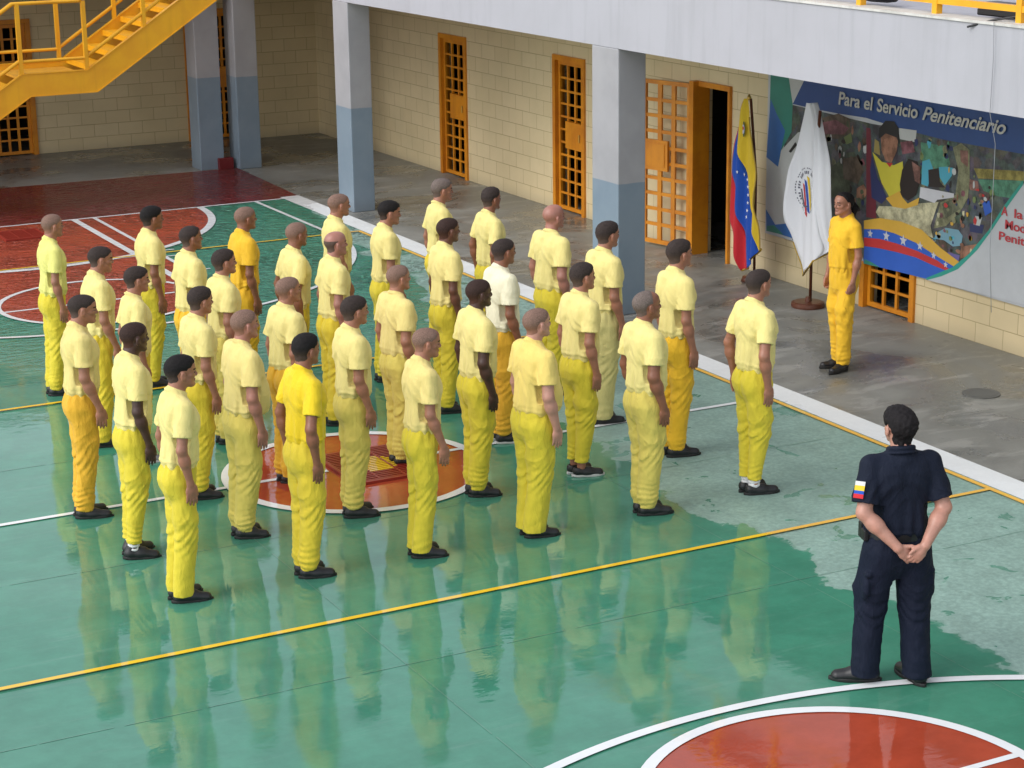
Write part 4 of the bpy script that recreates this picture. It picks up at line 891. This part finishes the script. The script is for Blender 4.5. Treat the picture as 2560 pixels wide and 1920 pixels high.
def trouser_mesh(v, seed, cuff, cargo=False):
    F = Field((-.30, -.34, .015), (.32, .34, 1.05), .0058); wd = v['wd']; be = v.get('belly', 0); nz = Noise3(seed + 50)
    F.loft([(.80, .128, .172, -.012), (.87, .134, .186, -.012), (.93, .124, .178, -.006), (.985, .112 + be * .4, .164, 0), (1.02, .108, .150, 0)][0:] and [(z, a * (.5 + .5 * wd), b * wd, c) for z, a, b, c in [(.70, .060, .110, -.004), (.76, .096, .148, -.008), (.80, .114, .162, -.008), (.87, .126, .176, -.008), (.93, .121, .172, -.004), (.985, .113 + be * .4, .162, 0), (1.02, .106, .150, 0)]], e=2.4)
    fz = v.get('fit', 1.0)
    for q in (1, -1):
        fx, fy = v['feet'][q][0], v['feet'][q][1]; hip = np.array((-.006, q * .092 * wd, .86)); kn = np.array((fx * .45 + .012, (q * .092 * wd + fy) / 2 + q * .004, .49)); an = np.array((fx - .012, fy, .085))
        F.ell((-.052, q * .074 * wd, .872), (.072, .084 * wd, .094), .05)
        F.cone(hip, kn + (0, 0, .12), .102 * wd * (.5 + .5 * fz), .090 * fz, .02); F.cone(kn + (0, 0, .12), kn, .090 * fz, .080 * fz, .02)
        if cuff == 'taper': F.cone(kn, an + (0, 0, .03), .076 * fz, .052, .02); F.cone(an + (0, 0, .04), an - (0, 0, .01), .053, .047, .01)
        elif cuff == 'gather': F.cone(kn, an + (0, 0, .07), .081 * fz, .070 * fz, .02); F.cone(an + (0, 0, .06), an + (0, 0, .0), .072 * fz, .060, .02)
        else: F.cone(kn, an - (0, 0, .02), .082 * fz, .078 * fz, .02, sq=((0, 1, 0), 1.08))
        if cargo:
            F.ell((0.0, q * .185 * wd, .66), (.085, .026, .095), .012)
            F.cone((-.07, q * .180 * wd, .735), (.07, q * .180 * wd, .735), .022, .022, .008)
    def fold(x, y, z):
        low = np.clip((.34 - z) / .26, 0, 1); up = np.clip((z - .45) / .3, 0, 1); q = np.sign(y)
        d = .015 * nz(x * 10 + 3, y * 10 + 7 + q * 3, z * 2.6 + 1)
        ring = np.sin(z * (150 if cuff != 'straight' else 95) + 11 * nz(x * 9 + q, y * 9, z * 3) + x * 18 * q)
        d += (.0055 if cuff != 'straight' else .002) * low * ring * (.6 + 1.6 * nz(x * 12 + 5, y * 12 + q, z * 9))
        d += .0055 * np.sin((x * .8 + z * .35) * 62 + 7 * nz(x * 5, y * 5 + q, z * 4)) * np.clip(1 - np.abs(z - .66) / .24, 0, 1)
        d += .003 * np.sin(np.arctan2(y, x) * 16 + 4 * nz(x * 6, y * 6, z * 6)) * np.clip((z - .86) / .1, 0, 1)
        d += .004 * np.sin((z - x * 1.4) * 85 + 5 * nz(x * 7, y * 7 + q, z * 5)) * np.clip(1 - np.abs(z - .47) / .16, 0, 1)
        cr = lambda ph: (1 - np.abs(np.sin(ph))) ** 3
        d -= .007 * cr(x * 24 + z * 7 + q * 2 + 5 * nz(x * 5, y * 5 + q, z * 3)) * np.clip((.9 - z) / .2, 0, 1) * (.5 + nz(x * 5, y * 5 + q, z * 5))
        d -= .006 * cr(z * 22 - x * 25 + 5 * nz(x * 6, y * 6 + q * 2, z * 5)) * np.clip(1 - np.abs(z - .60) / .25, 0, 1)
        d += .008 * nz(x * 26, y * 26, z * 17)
        return d
    F.band(fold)
    z0 = .055 if cuff != 'taper' else .125
    if cuff == 'gather': z0 = .062
    F.F = np.maximum(F.F, (z0 - F.ax[2])[None, None, :] - .004 * 0); F.F = np.maximum(F.F, (F.ax[2] - 1.025)[None, None, :])
    if cuff != 'taper' :
        for q in (1, -1): fx, fy = v['feet'][q]; F.cone((fx - .012, fy, z0 - .004), (fx - .012, fy, z0 + .028), .052, .048, .004, 's')
    P, Q = F.mesh(); return npmesh("trousers", P, Q, [CLOTH])
def shoe_mesh(style):
    F = Field((-.12, -.075, -.012), (.22, .075, .15), .0042)
    hgt = {'trainer': 1.0, 'slip': .82, 'boot': 1.05}[style]
    F.cone((-.045, 0, .046), (.04, 0, .046 * hgt), .040, .040, .02); F.cone((.03, 0, .044 * hgt), (.135, .004, .030), .041, .036, .03, sq=((0, 0, 1), 1.12))
    F.cone((-.035, 0, .05), (-.032, 0, .085 if style != 'slip' else .055), .040, .036, .015)
    if style == 'boot': F.cone((-.03, 0, .08), (-.028, 0, .135), .044, .046, .02)
    if style == 'trainer': F.cone((.0, 0, .075), (.06, 0, .062), .026, .024, .012); [F.cone((.015 + .022 * i, -.022, .098 - .010 * i), (.015 + .022 * i, .022, .098 - .010 * i), .0045, .0045, .004) for i in range(4)]
    if style == 'boot': [F.cone((.02 + .02 * i, -.02, .095 - .010 * i), (.02 + .02 * i, .02, .095 - .010 * i), .0045, .0045, .004) for i in range(5)]
    F.ell((-.035, 0, .135 if style != 'slip' else .10), (.038, .030, .038), .006, 's') if style != 'boot' else None
    sl = slice(None); F.F = np.maximum(F.F, (.018 - F.ax[2])[None, None, :]); P, Q = F.mesh()
    F = Field((-.12, -.075, -.012), (.22, .075, .06), .0042)
    X, Y, Z = F.ax[0][:, None, None], F.ax[1][None, :, None], F.ax[2][None, None, :]
    wv = np.interp(X, [-.10, -.05, .02, .08, .13, .19], [.030, .040, .038, .045, .043, .028]); cx = .045
    d = (np.sqrt(((X - cx) / .141) ** 4 + 0 * Y) - 1) * .05; e = np.sqrt(((X - cx) / .141) ** 2.0 * 0 + (Y / (wv * np.sqrt(np.maximum(1 - np.abs((X - cx) / .1405) ** 3.2, 1e-3)))) ** 2) - 1
    F.F = np.maximum(np.maximum(e * .04, d * 1.0), np.maximum(Z - .024, .001 - Z)).astype(np.float32); P2, Q2 = F.mesh()
    return npmesh("shoe", P, Q, [SHOEM]), npmesh("sole", P2, Q2, [SOLEM])
def sock_mesh():
    F = Field((-.1, -.08, .03), (.1, .08, .22), .005); F.cone((-.022, 0, .06), (-.02, 0, .19), .041, .043, .01); nz = Noise3(3); F.band(lambda x, y, z: .003 * np.sin(z * 220) + .004 * nz(x * 40, y * 40, z * 40))
    P, Q = F.mesh(); return npmesh("sock", P, Q, [SOCKM])

def skinmat(name, col, rough=0.42):
    m = newmat("skin_" + name, col, rough); N = NB(m); p = N.obj(); n = N.noise(p, 14, 3); g = N.noise(p, 120, 2)
    N.l(N.mix(N.ramp(n, .3, .7), tuple(c * .88 for c in col), (min(1, col[0] * 1.12), col[1] * 1.06, col[2] * 1.05)), N.b.inputs['Base Color'])
    N.b.inputs['Subsurface Weight'].default_value = 0.0; N.bump(g, .12, .003); return m
SKIN = {k: skinmat(k, c) for k, c in dict(tan=(.335, .150, .095), light=(.46, .24, .18), brown=(.24, .098, .056), dark=(.135, .055, .034), black=(.060, .026, .019), ruddy=(.36, .165, .125)).items()}
EYEM = newmat("eye", (.05, .035, .03), .2); BROWM = newmat("brow_hair", (.035, .02, .015), .7); LIPM = newmat("lips", (.27, .105, .085), .45)
def hairmat(name, c, rough=.55):
    m = newmat("hair_" + name, c, .75, .18); N = NB(m); p = N.obj(); n = N.noise(p, 160, 2, .8); n2 = N.noise(p, 18, 3)
    cc = N.mix(N.ramp(n, .35, .65), tuple(x * .7 for x in c), tuple(x * 1.25 for x in c))
    if name in ('black', 'dark', 'buzz', 'grey'): cc = N.mix(N.ramp(N.math('ADD', N.sep(p)[2], N.math('MULTIPLY', n2, .03)), 1.565, 1.655, .75 if name != 'black' else .5, 0.0), cc, (.13, .085, .07))    # clipped sides
    if name in ('stub', 'blacks'):
        xs = N.sep(p); f = N.math('MAXIMUM', N.ramp(xs[2], 1.560, 1.635, .85, 0.0), N.math('MAXIMUM', N.ramp(xs[0], .070, .098, 0.0, .85), N.ramp(N.math('ABSOLUTE', xs[1]), .2, .3)))
        cc = N.mix(f, cc, (.30, .145, .10) if name == 'stub' else (.075, .034, .024))
    N.l(cc, N.b.inputs['Base Color']); N.bump(n, .5, .004); return m
HAIR = {k: hairmat(k, c) for k, c in dict(black=(.014, .012, .012), solid=(.013, .011, .012), dark=(.042, .031, .028), buzz=(.105, .070, .056), stub=(.215, .132, .102), grey=(.16, .125, .11), blacks=(.042, .024, .020)).items()}
SHOEM = newmat("black_shoe_leather", (.014, .014, .016), .42); SOLEM = newmat("black_shoe_sole", (.012, .012, .012), .6); SOCKM = newmat("white_sock", (.72, .72, .74), .8)
SOLEW = newmat("pale_sole", (.55, .55, .55), .6); SHOEG = newmat("grey_trainer", (.20, .20, .21), .6)
CLOTHS = {}
def cloth(key, col):
    if key in CLOTHS: return CLOTHS[key]
    m = newmat("cloth_" + key, col, .78, .25); N = NB(m); p = N.obj()
    n = N.noise(p, 3.5, 4, .6, .3); fine_ = N.noise(N.mapv(p, (1, 1, .35)), 26, 4, .62, 1.2); wv = N.noise(p, 260, 2, .6)
    c = N.mix(N.ramp(n, .3, .72), col, tuple(x * .90 for x in col)); N.l(c, N.b.inputs['Base Color'])
    b1 = N.n("ShaderNodeBump"); N.l(fine_, b1.inputs['Height']); b1.inputs['Strength'].default_value = .8; b1.inputs['Distance'].default_value = .010
    b2 = N.n("ShaderNodeBump"); N.l(wv, b2.inputs['Height']); b2.inputs['Strength'].default_value = .25; b2.inputs['Distance'].default_value = .0015
    N.l(b1.outputs[0], b2.inputs['Normal']); N.l(b2.outputs[0], N.b.inputs['Normal'])
    N.b.inputs['Sheen Weight'].default_value = (.0 if key.startswith('navy') else .10); N.b.inputs['Sheen Roughness'].default_value = .5
    CLOTHS[key] = m; return m
CLOTH = cloth('pale_lemon', (.85, .72, .27))
COLS = dict(PL=('pale_lemon', (.85, .72, .27)), PY=('soft_yellow', (.84, .72, .27)), YG=('green_lemon', (.78, .74, .22)), GO=('gold', (.85, .50, .03)), BY=('bright_yellow', (.84, .60, .02)), CR=('cream', (.84, .80, .58)),
    LO=('warm_yellow', (.84, .64, .18)), BE=('straw', (.81, .66, .24)), LI=('lime_yellow', (.71, .575, .045)), YE=('yellow', (.76, .58, .045)), PA=('pale_straw', (.73, .59, .13)), OR=('orange_yellow', (.78, .43, .035)), CP=('cream_straw', (.68, .60, .24)), NV=('navy', (.005, .009, .024)))
def V(wd0, belly=0, yaw=0, pitch=0, sc=1.0, el=-.035, wx=.035, out=.0, rs=1.0, jaw=1.0, fit=1.0, feet=None, hem=.965, dx=.025, nose=1.0):
    wd = wd0 * .935
    v = dict(wd=wd, belly=belly, head=Head(R(yaw), R(pitch), sc * .96, dx), el=el, wx=wx, out=out, rs=rs * .94, jaw=jaw, fit=fit * 1.0, hem=hem, nose=nose)
    v['feet'] = feet or {1: (.0, .056), -1: (.0, -.056)}; v['arms'] = default_arms(v); return v
VAR = dict(slim=V(.90, yaw=2, pitch=-3, rs=.93, fit=.92, nose=1.04), avg=V(1.0, yaw=-3, pitch=-5, el=-.05, wx=.02), avg2=V(.97, yaw=6, pitch=-1, el=-.03, wx=.055, rs=.97, fit=1.0, nose=1.03, feet={1: (.01, .07), -1: (-.01, -.06)}),
    broad=V(1.08, yaw=0, pitch=-4, sc=1.02, el=-.055, wx=.03, out=.015, rs=1.1, jaw=1.08, fit=1.08), heavy=V(1.10, .026, yaw=3, pitch=-6, sc=1.03, el=-.03, wx=.05, out=.02, rs=1.08, jaw=1.12, fit=1.10, hem=.955),
    avg3=V(.98, yaw=9, pitch=-2, el=-.085, wx=-.03, out=.05, rs=.98), slim2=V(.92, yaw=-8, pitch=3, el=-.02, wx=.085, rs=.94, fit=.95, nose=.98),
    thin=V(.86, yaw=-6, pitch=0, rs=.88, el=-.06, wx=.0, out=.02, fit=.9))
MC = {}
def get(kind, key, fn):
    if (kind, key) not in MC: MC[(kind, key)] = fn()
    return MC[(kind, key)]
def slotlink(o, mats):
    for i, m in enumerate(mats):
        o.material_slots[i].link = 'OBJECT'; o.material_slots[i].material = m
def part(name, me, parent, mats, loc=(0, 0, 0), rz=0, sx=1):
    o = bpy.data.objects.new(name, me); COL.objects.link(o); o.parent = parent; o.location = loc; o.rotation_euler = (0, 0, rz); o.scale = (1, sx, 1); slotlink(o, mats); return o
def person(x, y, ht, rz, var, shirt, pants, skin, style, hcol, cuff, label, seed=0, shoe='trainer', sole=None, sock=False, shoem=None, group="men standing in ranks on the court", v=None, toes=None):
    v = v or VAR[var]
    me = get('body', var, lambda: body_mesh(v))
    o = bpy.data.objects.new("person", me); COL.objects.link(o); slotlink(o, [SKIN[skin], EYEM, BROWM, SKIN[skin] if skin in ('black', 'dark') else LIPM])
    o.location = (x, y, 0.0); u_ = x / y; jr = random.Random(int(x * 991 + y * 313)); o.rotation_euler = (R(jr.uniform(-.8, .8)), R(jr.uniform(-.7, .9) + 2.3 * min(1, max(0, (.69 - u_) / .37)) if abs(rz) < 90 else 0), R(rz + jr.uniform(-5, 5))); s = ht / 1.722; b_ = 1 + .05 * math.sin(x * 37 + y * 91); o.scale = (s * (2 - b_), s * b_, s); tag(o, label, "person", group)
    part("shirt", get('shirt', (var, seed % 2), lambda: shirt_mesh(v, 3 + seed % 2 * 7 + len(MC))), o, [cloth(*COLS[shirt])])
    part("trousers", get('trousers', (var, cuff, seed // 2 % 1), lambda: trouser_mesh(v, 5 + len(MC), cuff)), o, [cloth(*COLS[pants])])
    if style: part("hair", get('hair', (var, style), lambda: hair_mesh(v, style)), o, [HAIR[hcol]])
    sm, so = get('shoe', shoe, lambda: shoe_mesh(shoe))
    for q in (1, -1):
        fx, fy = v['feet'][q]; toe = (toes or {1: 14, -1: -14})[q]; sh = part("shoe", sm, o, [shoem or SHOEM], (fx + .005, fy, 0.001), R(toe), q)
        part("sole", so, sh, [sole or SOLEM], (0, 0, 0))
        if sock: part("sock", get('sock', 0, sock_mesh), o, [SOCKM], (fx + .012, fy, 0), R(toe))
    return o

# ---------------------------------------------------------------- the formation (rows run away from the camera)
P_ = person
def DS(x): return x
FORM = [
 # x, y, height, turn, build, shirt, trousers, skin, hair style, hair colour, cuff, seed, shoe, sole, sock, shoe mat, label
 (4.66, 17.95, 1.69, 2, 'slim', 'YG', 'LI', 'tan', 'shaved', 'stub', 'gather', 0, 'trainer', None, False, None, "shaved man in greenish yellow shirt at the far left rear of the formation"),
 (4.56, 16.15, 1.71, -2, 'slim2', 'PY', 'YE', 'tan', 'buzz', 'dark', 'straight', 0, 'trainer', None, False, None, "man in stronger yellow shirt just right of the far left shaved man"),
 (4.70, 15.55, 1.63, 3, 'thin', 'PL', 'YE', 'tan', 'short', 'dark', 'straight', 1, 'trainer', SOLEW, False, SHOEG, "short dark haired man whose grey trainers show behind the black man at left"),
 (5.53, 17.78, 1.70, 0, 'slim', 'PL', 'LI', 'brown', 'short', 'black', 'gather', 1, 'trainer', None, True, None, "man with thick black hair and white socks standing on the red key area"),
 (3.91, 14.42, 1.72, 0, 'slim2', 'BE', 'OR', 'tan', 'buzz', 'dark', 'gather', 0, 'slip', None, False, None, "man in straw shirt and orange trousers at left, standing on the white halfway line"),
 (3.96, 13.39, 1.72, -3, 'avg2', 'PL', 'LI', 'black', 'shaved', 'blacks', 'taper', 1, 'trainer', None, True, None, "shaven dark skinned man in tapered lime trousers behind the slim black haired man"),
 (3.98, 12.40, 1.70, 0, 'thin', 'PL', 'LI', 'tan', 'short', 'black', 'straight', 0, 'trainer', None, False, None, "slim man with black hair nearest the camera at front left"),
 (5.54, 16.62, 1.71, 4, 'avg', 'PL', 'GO', 'brown', 'buzz', 'dark', 'gather', 1, 'trainer', None, False, None, "man in pale shirt and gold trousers right of the thick haired man"),
 (4.81, 14.42, 1.67, 2, 'avg2', 'PL', 'YE', 'tan', 'short', 'dark', 'gather', 1, 'trainer', None, False, None, "man with dark cropped hair and black shoes just left of the centre circle edge"),
 (5.50, 15.70, 1.66, 5, 'avg', 'PL', 'PA', 'tan', 'short', 'dark', 'gather', 0, 'trainer', None, False, None, "dark haired man in pale clothes directly in front of the man in gold"),
 (6.26, 17.25, 1.71, 0, 'slim', 'GO', 'GO', 'brown', 'shaved', 'stub', 'straight', 1, 'trainer', None, False, None, "man wearing deep gold shirt and gold trousers in the rear ranks"),
 (4.79, 13.40, 1.70, -2, 'heavy', 'BE', 'PA', 'ruddy', 'shaved', 'stub', 'gather', 0, 'trainer', None, False, None, "heavy shaven man with round belly at the left edge of the centre circle"),
 (6.37, 16.30, 1.71, 0, 'avg3', 'PY', 'YE', 'brown', 'buzz', 'stub', 'straight', 0, 'trainer', None, False, None, "slim cropped man in the rear, right of the man in gold, arm held out behind"),
 (5.56, 14.45, 1.66, 2, 'avg', 'PL', 'OR', 'tan', 'shaved', 'stub', 'gather', 1, 'trainer', None, False, None, "cropped man in pale shirt and orange trousers behind the bright yellow shirt"),
 (4.89, 12.41, 1.72, -1, 'avg3', 'BY', 'YE', 'brown', 'short', 'black', 'gather', 1, 'slip', None, False, None, "black haired man in vivid yellow shirt and creased trousers in the front rank"),
 (7.24, 17.42, 1.71, -3, 'avg2', 'PY', 'YE', 'tan', 'shaved', 'stub', 'straight', 1, 'trainer', None, False, None, "cropped man in the last rank just behind the bald man by the border line"),
 (6.50, 15.75, 1.71, 0, 'avg', 'PY', 'YE', 'ruddy', 'fringe', 'buzz', 'gather', 1, 'trainer', None, False, None, "bald man with dark fringe of hair in the middle rear ranks"),
 (5.68, 13.42, 1.69, 2, 'avg2', 'PL', 'PA', 'tan', 'short', 'dark', 'gather', 0, 'trainer', None, False, None, "dark haired man in pale clothes standing in the centre circle by the grate"),
 (7.47, 16.83, 1.71, 0, 'slim2', 'PL', 'LI', 'tan', 'short', 'black', 'gather', 0, 'trainer', None, False, None, "black haired man in pale shirt and lime trousers near the rear yellow line"),
 (6.52, 14.42, 1.65, -2, 'broad', 'BE', 'PA', 'tan', 'shaved', 'stub', 'gather', 0, 'trainer', None, False, None, "cropped man standing at the right of the grate in the centre circle"),
 (5.74, 12.38, 1.67, 0, 'slim2', 'BE', 'LI', 'tan', 'shaved', 'stub', 'straight', 0, 'trainer', None, False, None, "shaven man in straw shirt and rolled hem trousers, third from left in front rank"),
 (8.42, 17.62, 1.71, 2, 'thin', 'PY', 'YE', 'tan', 'short', 'grey', 'straight', 1, 'trainer', None, False, None, "greying man at the very back, closest to the far orange door"),
 (7.50, 15.60, 1.75, 0, 'slim', 'PL', 'LI', 'dark', 'buzz', 'blacks', 'gather', 1, 'trainer', None, False, None, "dark cropped man in front of the greying man at the back"),
 (8.65, 16.95, 1.71, 0, 'avg3', 'PY', 'LI', 'brown', 'short', 'dark', 'straight', 1, 'trainer', None, False, None, "man with brown hair at the back, second from the far orange door"),
 (7.53, 14.55, 1.74, 3, 'avg2', 'CR', 'OR', 'brown', 'buzz', 'dark', 'gather', 0, 'trainer', SOLEW, False, None, "man in cream white shirt and orange trousers, whitest shirt of the ranks"),
 (6.70, 13.40, 1.71, 0, 'broad', 'PL', 'LI', 'black', 'shaved', 'blacks', 'gather', 1, 'trainer', None, True, None, "shaven dark skinned man with white socks at the right edge of the centre circle"),
 (8.60, 15.65, 1.75, -3, 'broad', 'PY', 'LI', 'ruddy', None, None, 'straight', 0, 'trainer', None, False, None, "bald brown headed man in front of the grey concrete walkway"),
 (6.63, 12.36, 1.70, 0, 'heavy', 'LO', 'LI', 'light', 'shaved', 'stub', 'straight', 1, 'trainer', None, False, None, "stocky shaven man in warm yellow shirt, fourth from left in front rank"),
 (7.63, 13.44, 1.72, 2, 'avg', 'PL', 'LI', 'tan', 'short', 'dark', 'taper', 1, 'slip', SOLEW, False, None, "dark haired man with pale soled slip on shoes in lime trousers"),
 (8.53, 14.62, 1.77, 4, 'avg2', 'PL', 'CP', 'tan', 'short', 'dark', 'straight', 1, 'trainer', None, False, None, "tall man in pale cream trousers standing before the large column"),
 (7.60, 12.37, 1.71, -2, 'broad', 'PY', 'PA', 'brown', 'receding', 'grey', 'gather', 1, 'trainer', None, False, None, "man with receding grey hair and straw trousers, fifth in the front rank"),
 (8.56, 13.50, 1.80, 0, 'slim', 'PL', 'GO', 'tan', 'short', 'dark', 'gather', 1, 'trainer', None, False, None, "tall man in pale shirt and gold trousers near the white border"),
 (8.56, 12.38, 1.77, 0, 'avg3', 'PY', 'LI', 'tan', 'buzz', 'dark', 'taper', 1, 'slip', None, True, None, "man with cropped head and white socks at the right end of the front rank"),
]
for i, (x, y, ht, rz, var, sh, pa, sk, st_, hc, cu, seed, shoe, sole, sock, shm, lab) in enumerate(FORM):
    o = person(x - .012 - .02 * min(1, max(0, (.69 - x / y) / .37)), y, ht, rz, var, sh, pa, sk, st_, hc, cu, lab, seed, shoe, sole, sock, shm)
# ---- leader facing the ranks
vl = V(.86, yaw=3, pitch=-2, sc=.97, el=-.03, wx=.035, out=.012, rs=.86, fit=.95, feet={1: (.05, .085), -1: (-.02, -.075)}); vl['fem'] = True
for a in vl['arms']: a['curl'] = .85; a['d'] = (.06, 0, -1)
VAR['leader'] = vl
person(11.37, 15.03, 1.70, 183, 'leader', 'GO', 'GO', 'tan', 'long', 'solid', 'gather', "ponytailed person in gold clothes facing the ranks before the mural", 0, 'slip', group=None)
# ---- guard with hands clasped behind the back
vg = V(1.10, .015, yaw=10, pitch=-2, sc=1.03, rs=1.12, fit=1.12, feet={1: (.045, .150), -1: (-.03, -.135)}, hem=.955)
vg['arms'] = [dict(S=(-.015, .172, 1.395), E=(-.095, .236, 1.135), W=(-.205, .070, .945), q=1, d=(-.02, -.70, -.62), n=(1, 0, 0), t=(.1, -.6, .7), curl=.35, thumb=(-.3, -.8, .1)),
              dict(S=(-.015, -.172, 1.395), E=(-.095, -.238, 1.135), W=(-.225, -.082, .955), q=-1, d=(-.12, .62, -.75), n=(1, .1, .2), t=(.0, .75, .6), curl=.62, thumb=(-.25, .8, -.35))]
VAR['guard'] = vg
go = None
def guard():
    v = vg; o = bpy.data.objects.new("person", body_mesh(v)); COL.objects.link(o); slotlink(o, [SKIN['light'], EYEM, BROWM, LIPM])
    o.location = (7.24, 8.98, 0); o.rotation_euler = (0, 0, R(73)); s = 1.705 / 1.722; o.scale = (s * 1.05, s * 1.05, s)
    tag(o, "guard in navy uniform with hands clasped behind the back at right", "person")
    NAVY = cloth(*COLS['NV']); NAVY2 = cloth('navy_shirt', (.006, .010, .024))
    shm = shirt_mesh(v, 21, uniform=True); shr = part("shirt", shm, o, [NAVY2])
    part("trousers", trouser_mesh(v, 9, 'straight', cargo=True), o, [NAVY])
    part("hair", hair_mesh(v, 'guard'), o, [HAIR['solid']])
    sm, so = shoe_mesh('boot')
    for q, tz in ((1, 72), (-1, 12)):
        fx, fy = v['feet'][q]; h = part("boot", sm, o, [SHOEM], (fx + .0, fy, .001), R(tz), q); h.scale = (1.1, q * 1.1, 1.1); part("sole", so, h, [SOLEM])
    m = MB(); n = 40
    def rg(a, z, k=0): return ((.122 + k) * math.copysign(abs(math.cos(a)) ** .85, math.cos(a)) - .001, (.170 + k) * math.copysign(abs(math.sin(a)) ** .85, math.sin(a)), z)
    vs = [rg(6.2832 * i / n, z, k) for (z, k) in ((.945, 0.0), (.945, .006), (.990, .006), (.990, 0.0)) for i in range(n)]
    m.add(vs, [(r * n + i, r * n + (i + 1) % n, (r + 1) % 4 * n + (i + 1) % n, (r + 1) % 4 * n + i) for r in range(4) for i in range(n)]); m.build("belt", BLACKP, o, smooth=False)
    p = MB(); p.box((-.03, .172, .93), (.03, .205, 1.0)); p.box((.05, .150, .92), (.10, .195, 1.02)); p.build("belt_pouch", BLACKP, o, bevel=.008)
    # sleeve badge
    a = v['arms'][0]; Sh = Vector(a['S']); E = Vector(a['E']); u = (E - Sh).normalized(); out = Vector((-.55, .83, 0)); out = (out - u * out.dot(u)).normalized(); sd_ = u.cross(out).normalized()
    m = MB(); cols = [newmat("badge_white", (.6, .6, .6), .7), FY, FB, FR]
    for k, (t0, t1) in enumerate(((.20, .225), (.225, .255), (.255, .275), (.275, .30))):
        for j in range(6):
            a0, a1 = R(-24 + 8 * j), R(-24 + 8 * (j + 1)); rr = .0795 + .004
            q = [Sh + u * (t * .268 / .268) * 0.27 + (out * math.cos(b) + sd_ * math.sin(b)) * rr for (t, b) in ((t0, a0), (t0, a1), (t1, a1), (t1, a0))]
            q = [Sh + u * (t - .10) + (out * math.cos(b) + sd_ * math.sin(b)) * rr for (t, b) in ((t0, a0), (t0, a1), (t1, a1), (t1, a0))]
            m.poly([tuple(c) for c in q], k)
    m.build("sleeve_badge", cols, o)
    return o
guard()
print("script seconds", round(time.time() - T0, 1))
